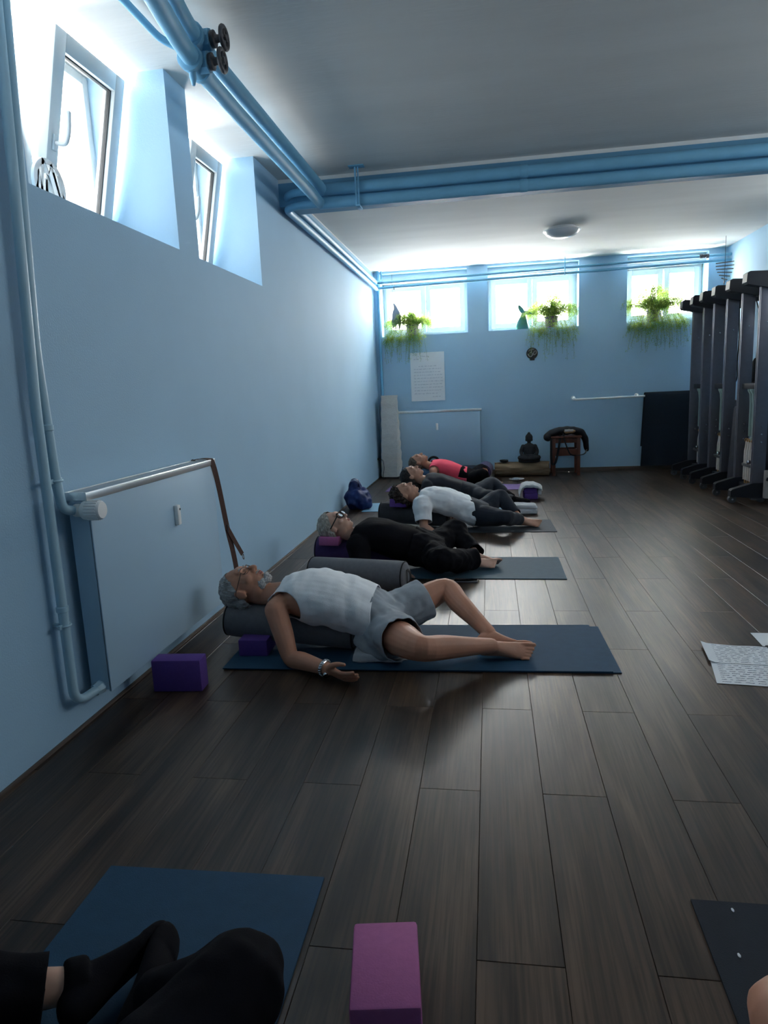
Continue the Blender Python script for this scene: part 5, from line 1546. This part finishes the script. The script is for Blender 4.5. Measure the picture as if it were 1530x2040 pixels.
sh = pants(S, 0.010, (1.02, 3.25, 0.19), [0.20, 0.225], [0.118, 0.112, 0.100, 0.07, 0.05, 0.04], vox=0.006, drape=man_drape,
           folds=[(0.014, 9, (1, 1, 1), 5.0), (0.008, 24, (1, 1, 1), 8.0)])
cloth_obj('shorts', sh, 'shorts', man, 'loose grey shorts')
hair_obj(S, man, [((0, -0.018, 0.034), (0.080, 0.100, 0.088)), ((0, -0.05, -0.010), (0.074, 0.062, 0.062))],
         lambda q: np.minimum(0.040 - q[:, 1] - 0.9 * np.maximum(0, 0.055 - q[:, 2]) + 0.25 * np.maximum(0, q[:, 2] - 0.06), q[:, 2] + 0.062), 'hair_grey', 0.0045, 0.006, 55)
P, A, hs = head_frame(S['head'])
bm_ = MB()
for c, r in (((0, 0.064, -0.100), (0.030, 0.024, 0.018)), ((0.028, 0.042, -0.084), (0.020, 0.030, 0.020)), ((-0.028, 0.042, -0.084), (0.020, 0.030, 0.020)), ((0, 0.084, -0.094), (0.018, 0.010, 0.012)), ((0, 0.0885, -0.052), (0.026, 0.008, 0.005))):
    bm_.ell(P(*c), [q * hs for q in r], A, 16, 10)
v_, f_, n_ = voxel(bm_, 0.0045, 1)
obj('beard', Raw(noise_disp(v_, n_, 0.007, 90, octv=2), f_), 'beard', man, angle=180)
brows_lips(S, man, 'hair_grey')
g = MB()
for q in (-1, 1):
    g.tube([P(q * 0.012, 0.102, 0.012), P(q * 0.034, 0.099, 0.018), P(q * 0.055, 0.088, 0.012), P(q * 0.055, 0.088, -0.014), P(q * 0.034, 0.098, -0.020), P(q * 0.013, 0.102, -0.012), P(q * 0.012, 0.102, 0.012)], 0.0013 * hs, n=6, sub=3)
    g.tube([P(q * 0.056, 0.088, 0.008), P(q * 0.078, 0.03, 0.010), P(q * 0.083, -0.012, 0.012), P(q * 0.082, -0.028, -0.004)], 0.0014 * hs, n=6, sub=3)
g.tube([P(-0.012, 0.102, 0.006), P(0, 0.108, 0.008), P(0.012, 0.102, 0.006)], 0.0013 * hs, n=6, sub=3)
obj('glasses', g, 'thin_frame', man, label='thin wire glasses')
# necklace and watch
nk = MB()
nk.tube([(0.575, 3.20, 0.330), (0.605, 3.225, 0.356), (0.632, 3.262, 0.372), (0.605, 3.30, 0.356), (0.575, 3.33, 0.330)], 0.0022, n=6, sub=5)
obj('necklace', nk, 'steel', man)
wc = V(0.893, 2.882, 0.049); wd_ = nrm(V(0.80, -0.45, -0.03))
wt = obj('wristwatch', MB().torus(wc, 0.033, 0.006, wd_, 28, 8, flat=1.7), 'steel', man, label='steel link wristwatch')
side_v = nrm(np.cross(wd_, V(0, 0, 1)))
lk = MB()
for k in range(22):
    a = 2 * math.pi * k / 22
    u_ = side_v * math.cos(a) + np.cross(wd_, side_v) * math.sin(a)
    lk.ell(wc + u_ * 0.038, (0.0045, 0.0045, 0.008), np.stack([u_, np.cross(wd_, u_), wd_]), 8, 6)
obj('links', lk, 'steel', wt)
fc = wc - V(0, 0, 1) * 0.022 - side_v * -0.03
obj('watch_face', MB().tube([wc + nrm(V(0.35, -0.75, -0.55)) * 0.034, wc + nrm(V(0.35, -0.75, -0.55)) * 0.044], 0.017, n=20), 'steel', wt)

# ---- woman in black with glasses
S = dict(legcut=(0.625, 0.625), lat=(0, 1, 0), sc=0.93, vox=0.0055, smooth=3, fem=True,
         head=dict(c=(0.527, 4.80, 0.338), F=(0.50, -0.08, 0.86), U=(-0.86, 0, 0.5), s=1.02),
         spine=[((0.675, 4.82, 0.262), 0.07, 0.058), ((0.735, 4.82, 0.262), 0.16, 0.085), ((0.84, 4.82, 0.262), 0.172, 0.108), ((1.00, 4.825, 0.205), 0.165, 0.108), ((1.12, 4.83, 0.168), 0.172, 0.108), ((1.22, 4.83, 0.135), 0.182, 0.100), ((1.30, 4.83, 0.115), 0.145, 0.085)],
         arms=[dict(p=[(0.715, 4.645, 0.225), (0.76, 4.555, 0.062), (0.985, 4.555, 0.040)], d=(0.97, 0.05, -0.02), n=(0, -0.2, -1), side=1),
               dict(p=[(0.715, 4.995, 0.225), (0.78, 5.10, 0.062), (1.00, 5.13, 0.040)], d=(0.97, 0.1, -0.02), n=(0, 0.2, -1), side=-1)],
         legs=[dict(p=[(1.24, 4.735, 0.125), (1.345, 4.46, 0.150), (1.525, 4.715, 0.090)], d=(1, 0.26, -0.02), n=(-0.05, -0.68, 0.74), inner=-1),
               dict(p=[(1.24, 4.925, 0.125), (1.375, 5.17, 0.215), (1.545, 4.90, 0.088)], d=(1, -0.10, -0.02), n=(-0.05, 0.68, 0.74), inner=1)])
p2 = person('silver-haired woman with dark glasses and loose black clothes lying on a bolster', S, 'skin', (1.0, 4.83, 0.01))
cloth_obj('top', top_garment(S, 0.016, (1.20, 4.83, 0.14), sleeve=0.225, sl_r=1.5, neck_r=0.085, folds=[(0.016, 8, (1, 1, 1.5), 2.0)], vox=0.007), 'blackcloth', p2, 'loose black T-shirt')
cloth_obj('trousers', pants(S, 0.018, (1.08, 4.83, 0.17), 0.625, [0.118, 0.108, 0.095, 0.088, 0.082, 0.085], vox=0.008, folds=[(0.022, 8, (1, 1, 1), 4.0), (0.008, 22, (1, 1, 1), 9.0)]), 'blackcloth', p2, 'wide black trousers')
hair_obj(S, p2, [((0, -0.020, 0.036), (0.086, 0.108, 0.094)), ((0, -0.06, -0.03), (0.078, 0.062, 0.070)), ((0.05, -0.03, -0.025), (0.036, 0.04, 0.06)), ((-0.05, -0.03, -0.025), (0.036, 0.04, 0.06))],
         lambda q: np.minimum(0.052 - q[:, 1] - 0.75 * np.maximum(0, 0.07 - q[:, 2]), q[:, 2] + 0.095), 'hair_silver', 0.006, 0.007, 45)
brows_lips(S, p2, 'hair_light')
P, A, hs = head_frame(S['head'])
g = MB(); ln = MB()
for q in (-1, 1):
    g.tube([P(q * 0.010, 0.106, 0.016), P(q * 0.034, 0.104, 0.020), P(q * 0.062, 0.090, 0.016), P(q * 0.062, 0.090, -0.016), P(q * 0.034, 0.103, -0.024), P(q * 0.012, 0.106, -0.016), P(q * 0.010, 0.106, 0.016)], 0.003 * hs, n=8, sub=3)
    g.tube([P(q * 0.063, 0.090, 0.012), P(q * 0.080, 0.04, 0.010), P(q * 0.086, -0.012, 0.010)], 0.0042 * hs, n=8, sub=3)
    ln.loft([(P(q * 0.036, 0.100, -0.003), 0.022 * hs, 0.016 * hs, A[0], A[2]), (P(q * 0.036, 0.103, -0.003), 0.022 * hs, 0.016 * hs, A[0], A[2])], 16)
g.tube([P(-0.012, 0.106, 0.008), P(0, 0.110, 0.010), P(0.012, 0.106, 0.008)], 0.003 * hs, n=8, sub=3)
go = obj('glasses', g, 'black_trim', p2, label='dark framed glasses')
obj('lens', ln, 'lens', go)

# ---- woman in white T-shirt
S = dict(legcut=(0.585, 0.585), lat=(0, 1, 0), sc=0.93, vox=0.006, smooth=3, fem=True,
         head=dict(c=(0.868, 6.27, 0.340), F=(0.25, -0.05, 0.97), U=(-0.97, 0, 0.25), s=1.03),
         spine=[((1.01, 6.27, 0.290), 0.07, 0.058), ((1.065, 6.27, 0.290), 0.158, 0.082), ((1.17, 6.27, 0.280), 0.17, 0.102), ((1.34, 6.27, 0.225), 0.155, 0.10), ((1.45, 6.27, 0.180), 0.165, 0.105), ((1.54, 6.27, 0.145), 0.182, 0.105), ((1.62, 6.27, 0.125), 0.145, 0.085)],
         arms=[dict(p=[(1.045, 6.095, 0.255), (1.065, 5.985, 0.070), (1.17, 5.885, 0.036)], d=(0.9, -0.25, 0), n=(0, 0.2, 1), side=1),
               dict(p=[(1.045, 6.445, 0.255), (1.12, 6.56, 0.065), (1.34, 6.60, 0.040)], d=(1, 0.1, 0), n=(0, -0.2, 1), side=-1)],
         legs=[dict(p=[(1.56, 6.175, 0.135), (1.775, 5.955, 0.155), (1.925, 6.195, 0.088)], d=(1, 0.0, -0.02), n=(-0.05, -0.68, 0.74), inner=-1),
               dict(p=[(1.56, 6.365, 0.135), (1.745, 6.57, 0.250), (1.915, 6.345, 0.088)], d=(1, -0.10, -0.02), n=(-0.05, 0.68, 0.74), inner=1)])
p3 = person('curly dark-haired woman in white T-shirt and dark leggings lying on a bolster', S, 'skin2', (1.3, 6.27, 0.01))
cloth_obj('t_shirt', top_garment(S, 0.018, (1.475, 6.27, 0.17), sleeve=0.165, sl_r=1.65, neck_r=0.078, hem_tilt=(0.0, 0.25, 0.30), folds=[(0.016, 9, (1, 1, 1.5), 6.0), (0.006, 24, (1, 1, 1), 2.0)], vox=0.007), 'tank', p3, 'loose white T-shirt')
cloth_obj('leggings', pants(S, 0.012, (1.38, 6.27, 0.19), 0.585, [0.108, 0.098, 0.075, 0.072, 0.060, 0.052], vox=0.007, folds=[(0.010, 10, (1, 1, 1), 4.0)]), 'navycloth', p3, 'dark slate leggings')
hair_obj(S, p3, [((0, -0.022, 0.040), (0.092, 0.112, 0.100)), ((0, -0.06, -0.02), (0.086, 0.07, 0.075))],
         lambda q: np.minimum(0.050 - q[:, 1] - 0.8 * np.maximum(0, 0.07 - q[:, 2]), q[:, 2] + 0.08), 'hair_brown', 0.006, 0.022, 38, it=1)
brows_lips(S, p3, 'hair_brown')

# ---- dark-haired woman in charcoal
S = dict(legcut=(0.60, 0.60), lat=(0, 1, 0), sc=0.93, vox=0.006, smooth=3, fem=True,
         head=dict(c=(0.800, 7.45, 0.365), F=(0.30, -0.05, 0.95), U=(-0.95, 0, 0.30), s=1.03),
         spine=[((0.945, 7.45, 0.300), 0.07, 0.058), ((1.00, 7.45, 0.290), 0.155, 0.080), ((1.11, 7.45, 0.262), 0.165, 0.098), ((1.28, 7.45, 0.200), 0.148, 0.092), ((1.38, 7.45, 0.165), 0.16, 0.10), ((1.47, 7.45, 0.135), 0.178, 0.10), ((1.55, 7.45, 0.115), 0.14, 0.082)],
         arms=[dict(p=[(0.985, 7.28, 0.25), (1.03, 7.17, 0.07), (1.25, 7.14, 0.042)], d=(1, 0, 0), n=(0, 0.2, 1), side=1),
               dict(p=[(0.985, 7.62, 0.25), (1.05, 7.73, 0.07), (1.27, 7.78, 0.042)], d=(1, 0.1, 0), n=(0, -0.2, 1), side=-1)],
         legs=[dict(p=[(1.49, 7.36, 0.125), (1.69, 7.14, 0.145), (1.88, 7.375, 0.088)], d=(1, 0.05, -0.02), n=(-0.05, -0.68, 0.74), inner=-1, toes=False),
               dict(p=[(1.49, 7.54, 0.125), (1.69, 7.74, 0.215), (1.87, 7.52, 0.088)], d=(1, -0.08, -0.02), n=(-0.05, 0.68, 0.74), inner=1, toes=False)])
p4 = person('dark-haired woman in charcoal long-sleeved top and leggings lying on a bolster', S, 'skin2', (1.2, 7.45, 0.01))
cloth_obj('top', top_garment(S, 0.014, (1.42, 7.45, 0.15), sleeve=0.42, sl_r=1.3, neck_r=0.080, folds=[(0.012, 9, (1, 1, 1.5), 6.5)], vox=0.008), 'darkgrey', p4, 'charcoal long-sleeved top')
cloth_obj('leggings', pants(S, 0.012, (1.33, 7.45, 0.18), 0.60, [0.108, 0.098, 0.075, 0.070, 0.056, 0.050], vox=0.008, folds=[(0.010, 10, (1, 1, 1), 4.0)]), 'navycloth', p4, 'dark slate leggings')
def sock(S, parent, scl, up):
    for l in S['legs']:
        sk = MB()
        a = np.asarray(l['p'][2], float); k = np.asarray(l['p'][1], float); d = nrm(l['d'])
        foot_shapes(sk, a, l['d'], l['n'], l['inner'], scl, False)
        nn_ = nrm(np.asarray(l['n'], float))
        sk.tube([a - nn_ * 0.015 + d * 0.02, a * (1 - up) + k * up], [0.046 * scl, 0.044 * scl], n=14)
        v_, f_, n_ = voxel(sk, 0.006, 2)
        v_ = v_ + n_ * 0.006
        v_[:, 2] = np.maximum(v_[:, 2], 0.0064)
        obj('sock', Raw(v_, f_), 'blackcloth', parent, angle=180)
sock(S, p4, 0.97, 0.2)
hair_obj(S, p4, [((0, -0.022, 0.036), (0.084, 0.104, 0.092)), ((0, -0.07, -0.02), (0.08, 0.07, 0.085)), ((0, -0.10, -0.06), (0.08, 0.05, 0.08))],
         lambda q: np.minimum(0.058 - q[:, 1] - 0.75 * np.maximum(0, 0.07 - q[:, 2]), q[:, 2] + 0.13), 'hair_dark', 0.006, 0.006, 30)
brows_lips(S, p4, 'hair_dark')

# ---- woman in coral top
S = dict(legcut=(0.37, 0.37), lat=(0, 1, 0), sc=0.92, vox=0.006, smooth=3, fem=True,
         head=dict(c=(0.735, 8.82, 0.368), F=(0.12, -0.05, 0.99), U=(-0.99, 0, 0.12), s=1.03),
         spine=[((0.885, 8.84, 0.300), 0.068, 0.056), ((0.955, 8.84, 0.290), 0.152, 0.080), ((1.07, 8.84, 0.272), 0.165, 0.100), ((1.23, 8.84, 0.215), 0.145, 0.090), ((1.33, 8.84, 0.170), 0.155, 0.095), ((1.41, 8.84, 0.140), 0.172, 0.098), ((1.49, 8.84, 0.120), 0.14, 0.082)],
         arms=[dict(p=[(0.935, 8.665, 0.255), (0.985, 8.55, 0.070), (1.20, 8.52, 0.042)], d=(1, 0, 0), n=(0, 0.2, 1), side=1),
               dict(p=[(0.935, 9.015, 0.255), (1.00, 9.13, 0.07), (1.22, 9.16, 0.042)], d=(1, 0.1, 0), n=(0, -0.2, 1), side=-1)],
         legs=[dict(p=[(1.43, 8.755, 0.13), (1.575, 8.52, 0.225), (1.625, 8.785, 0.088)], d=(1, 0.05, -0.02), n=(-0.05, -0.68, 0.74), inner=-1),
               dict(p=[(1.43, 8.925, 0.13), (1.56, 9.17, 0.215), (1.625, 8.905, 0.088)], d=(1, -0.08, -0.02), n=(-0.05, 0.68, 0.74), inner=1)])
p5 = person('woman in neon coral sleeveless top and black capri leggings lying on a bolster', S, 'skin_tan', (1.1, 8.84, 0.01))
cloth_obj('top', top_garment(S, 0.014, (1.36, 8.84, 0.16), armhole=(0.088, (0.0, 0.025)), neck_r=0.080, folds=[(0.012, 9, (1, 1, 1.5), 1.5)], vox=0.008, hem_tilt=(0.1, 0, 0.25)), 'pinktop', p5, 'neon coral sleeveless top')
cloth_obj('leggings', pants(S, 0.012, (1.26, 8.84, 0.20), 0.37, [0.108, 0.098, 0.072, 0.066, 0.056, 0.050], vox=0.008, folds=[(0.008, 10, (1, 1, 1), 4.0)]), 'blackcloth', p5, 'black capri leggings')
hair_obj(S, p5, [((0, -0.022, 0.036), (0.082, 0.104, 0.092)), ((0, -0.07, 0.0), (0.074, 0.06, 0.07))],
         lambda q: np.minimum(0.050 - q[:, 1] - 0.75 * np.maximum(0, 0.07 - q[:, 2]), q[:, 2] + 0.08), 'hair_light', 0.006, 0.008, 35)
brows_lips(S, p5, 'hair_light')

# ---- foreground person in black with socks
S = dict(legcut=(0.62, 0.615), lat=(1, 0, 0), sc=0.96, vox=0.006, smooth=3, zfloor=0.0065,
         head=dict(c=(0.91, -0.02, 0.115), F=(0, 0.1, 0.99), U=(0, -0.99, 0.1), s=1.03),
         spine=[((0.91, 0.13, 0.105), 0.07, 0.058), ((0.91, 0.19, 0.11), 0.16, 0.085), ((0.91, 0.30, 0.12), 0.172, 0.105), ((0.91, 0.46, 0.115), 0.16, 0.10), ((0.91, 0.57, 0.115), 0.17, 0.105), ((0.91, 0.66, 0.115), 0.182, 0.10), ((0.91, 0.74, 0.11), 0.145, 0.085)],
         arms=[dict(p=[(1.09, 0.18, 0.105), (1.20, 0.40, 0.06), (1.24, 0.62, 0.04)], d=(0.1, 1, 0), n=(0, 0, 1), side=1),
               dict(p=[(0.73, 0.18, 0.105), (0.62, 0.40, 0.06), (0.58, 0.62, 0.04)], d=(-0.1, 1, 0), n=(0, 0, 1), side=-1)],
         legs=[dict(p=[(1.00, 0.70, 0.125), (1.155, 1.080, 0.170), (0.985, 1.095, 0.092)], d=(-0.12, 1, -0.02), n=(0.93, 0.1, 0.32), inner=-1, toes=False),
               dict(p=[(0.82, 0.70, 0.125), (0.545, 0.985, 0.150), (0.775, 1.115, 0.092)], d=(0.30, 1, -0.02), n=(-0.93, 0.25, 0.32), inner=1, toes=False)])
p6 = person('person in black trousers and black socks lying with soles together', S, 'skin', (0.91, 0.6, 0.01))
cloth_obj('top', top_garment(S, 0.014, (0.91, 0.64, 0.11), sleeve=0.40, sl_r=1.3, neck_r=0.08, folds=[(0.012, 9, (1, 1, 1), 6.0)], vox=0.008), 'blackcloth', p6)
cloth_obj('trousers', pants(S, 0.014, (0.91, 0.54, 0.11), [0.62, 0.615], [0.118, 0.112, 0.100, 0.085, 0.070, 0.066], vox=0.007, folds=[(0.016, 8, (1, 1, 1), 2.0), (0.006, 22, (1, 1, 1), 3.0)]), 'blackcloth', p6, 'loose black trousers')
sock(S, p6, 1.0, 0.05)
hair_obj(S, p6, [((0, -0.02, 0.036), (0.082, 0.102, 0.090))], lambda q: 0.05 - q[:, 1] - 0.75 * np.maximum(0, 0.07 - q[:, 2]), 'hair_dark', 0.007, 0.006, 35)

# ---- foreground person with a bare knee
S = dict(legcut=(0.24, 0.24), lat=(1, 0, 0), sc=0.98, vox=0.006, smooth=4, zfloor=0.0065,
         head=dict(c=(2.46, -0.06, 0.115), F=(0, 0.1, 0.99), U=(0, -0.99, 0.1), s=1.03),
         spine=[((2.46, 0.09, 0.105), 0.07, 0.058), ((2.46, 0.15, 0.11), 0.16, 0.085), ((2.46, 0.26, 0.12), 0.172, 0.105), ((2.46, 0.43, 0.115), 0.16, 0.10), ((2.46, 0.55, 0.115), 0.17, 0.105), ((2.46, 0.64, 0.115), 0.18, 0.10), ((2.46, 0.72, 0.11), 0.145, 0.085)],
         arms=[dict(p=[(2.64, 0.14, 0.105), (2.75, 0.36, 0.06), (2.79, 0.58, 0.04)], d=(0.1, 1, 0), n=(0, 0, 1), side=1),
               dict(p=[(2.28, 0.14, 0.105), (2.17, 0.36, 0.06), (2.13, 0.58, 0.04)], d=(-0.1, 1, 0), n=(0, 0, 1), side=-1)],
         legs=[dict(p=[(2.55, 0.68, 0.125), (2.76, 1.03, 0.17), (2.54, 1.22, 0.088)], d=(-0.2, 1, -0.02), n=(0.68, 0.2, 0.74), inner=-1),
               dict(p=[(2.37, 0.68, 0.125), (2.178, 1.145, 0.135), (2.42, 1.30, 0.088)], d=(0.15, 1, -0.02), n=(-0.68, 0.2, 0.74), inner=1)])
p7 = person('person in dark shorts with a bare knee on the dark navy mat', S, 'skin_tan', (2.46, 0.6, 0.01))
cloth_obj('top', top_garment(S, 0.014, (2.46, 0.62, 0.11), sleeve=0.16, sl_r=1.4, neck_r=0.08, folds=[(0.012, 9, (1, 1, 1), 6.0)], vox=0.008), 'darkgrey', p7)
cloth_obj('shorts', pants(S, 0.014, (2.46, 0.53, 0.11), 0.24, [0.115, 0.108, 0.092, 0.07, 0.05, 0.045], vox=0.008, folds=[(0.012, 9, (1, 1, 1), 2.0)]), 'navycloth', p7)
hair_obj(S, p7, [((0, -0.02, 0.036), (0.082, 0.102, 0.090))], lambda q: 0.05 - q[:, 1] - 0.75 * np.maximum(0, 0.07 - q[:, 2]), 'hair_brown', 0.007, 0.006, 35)
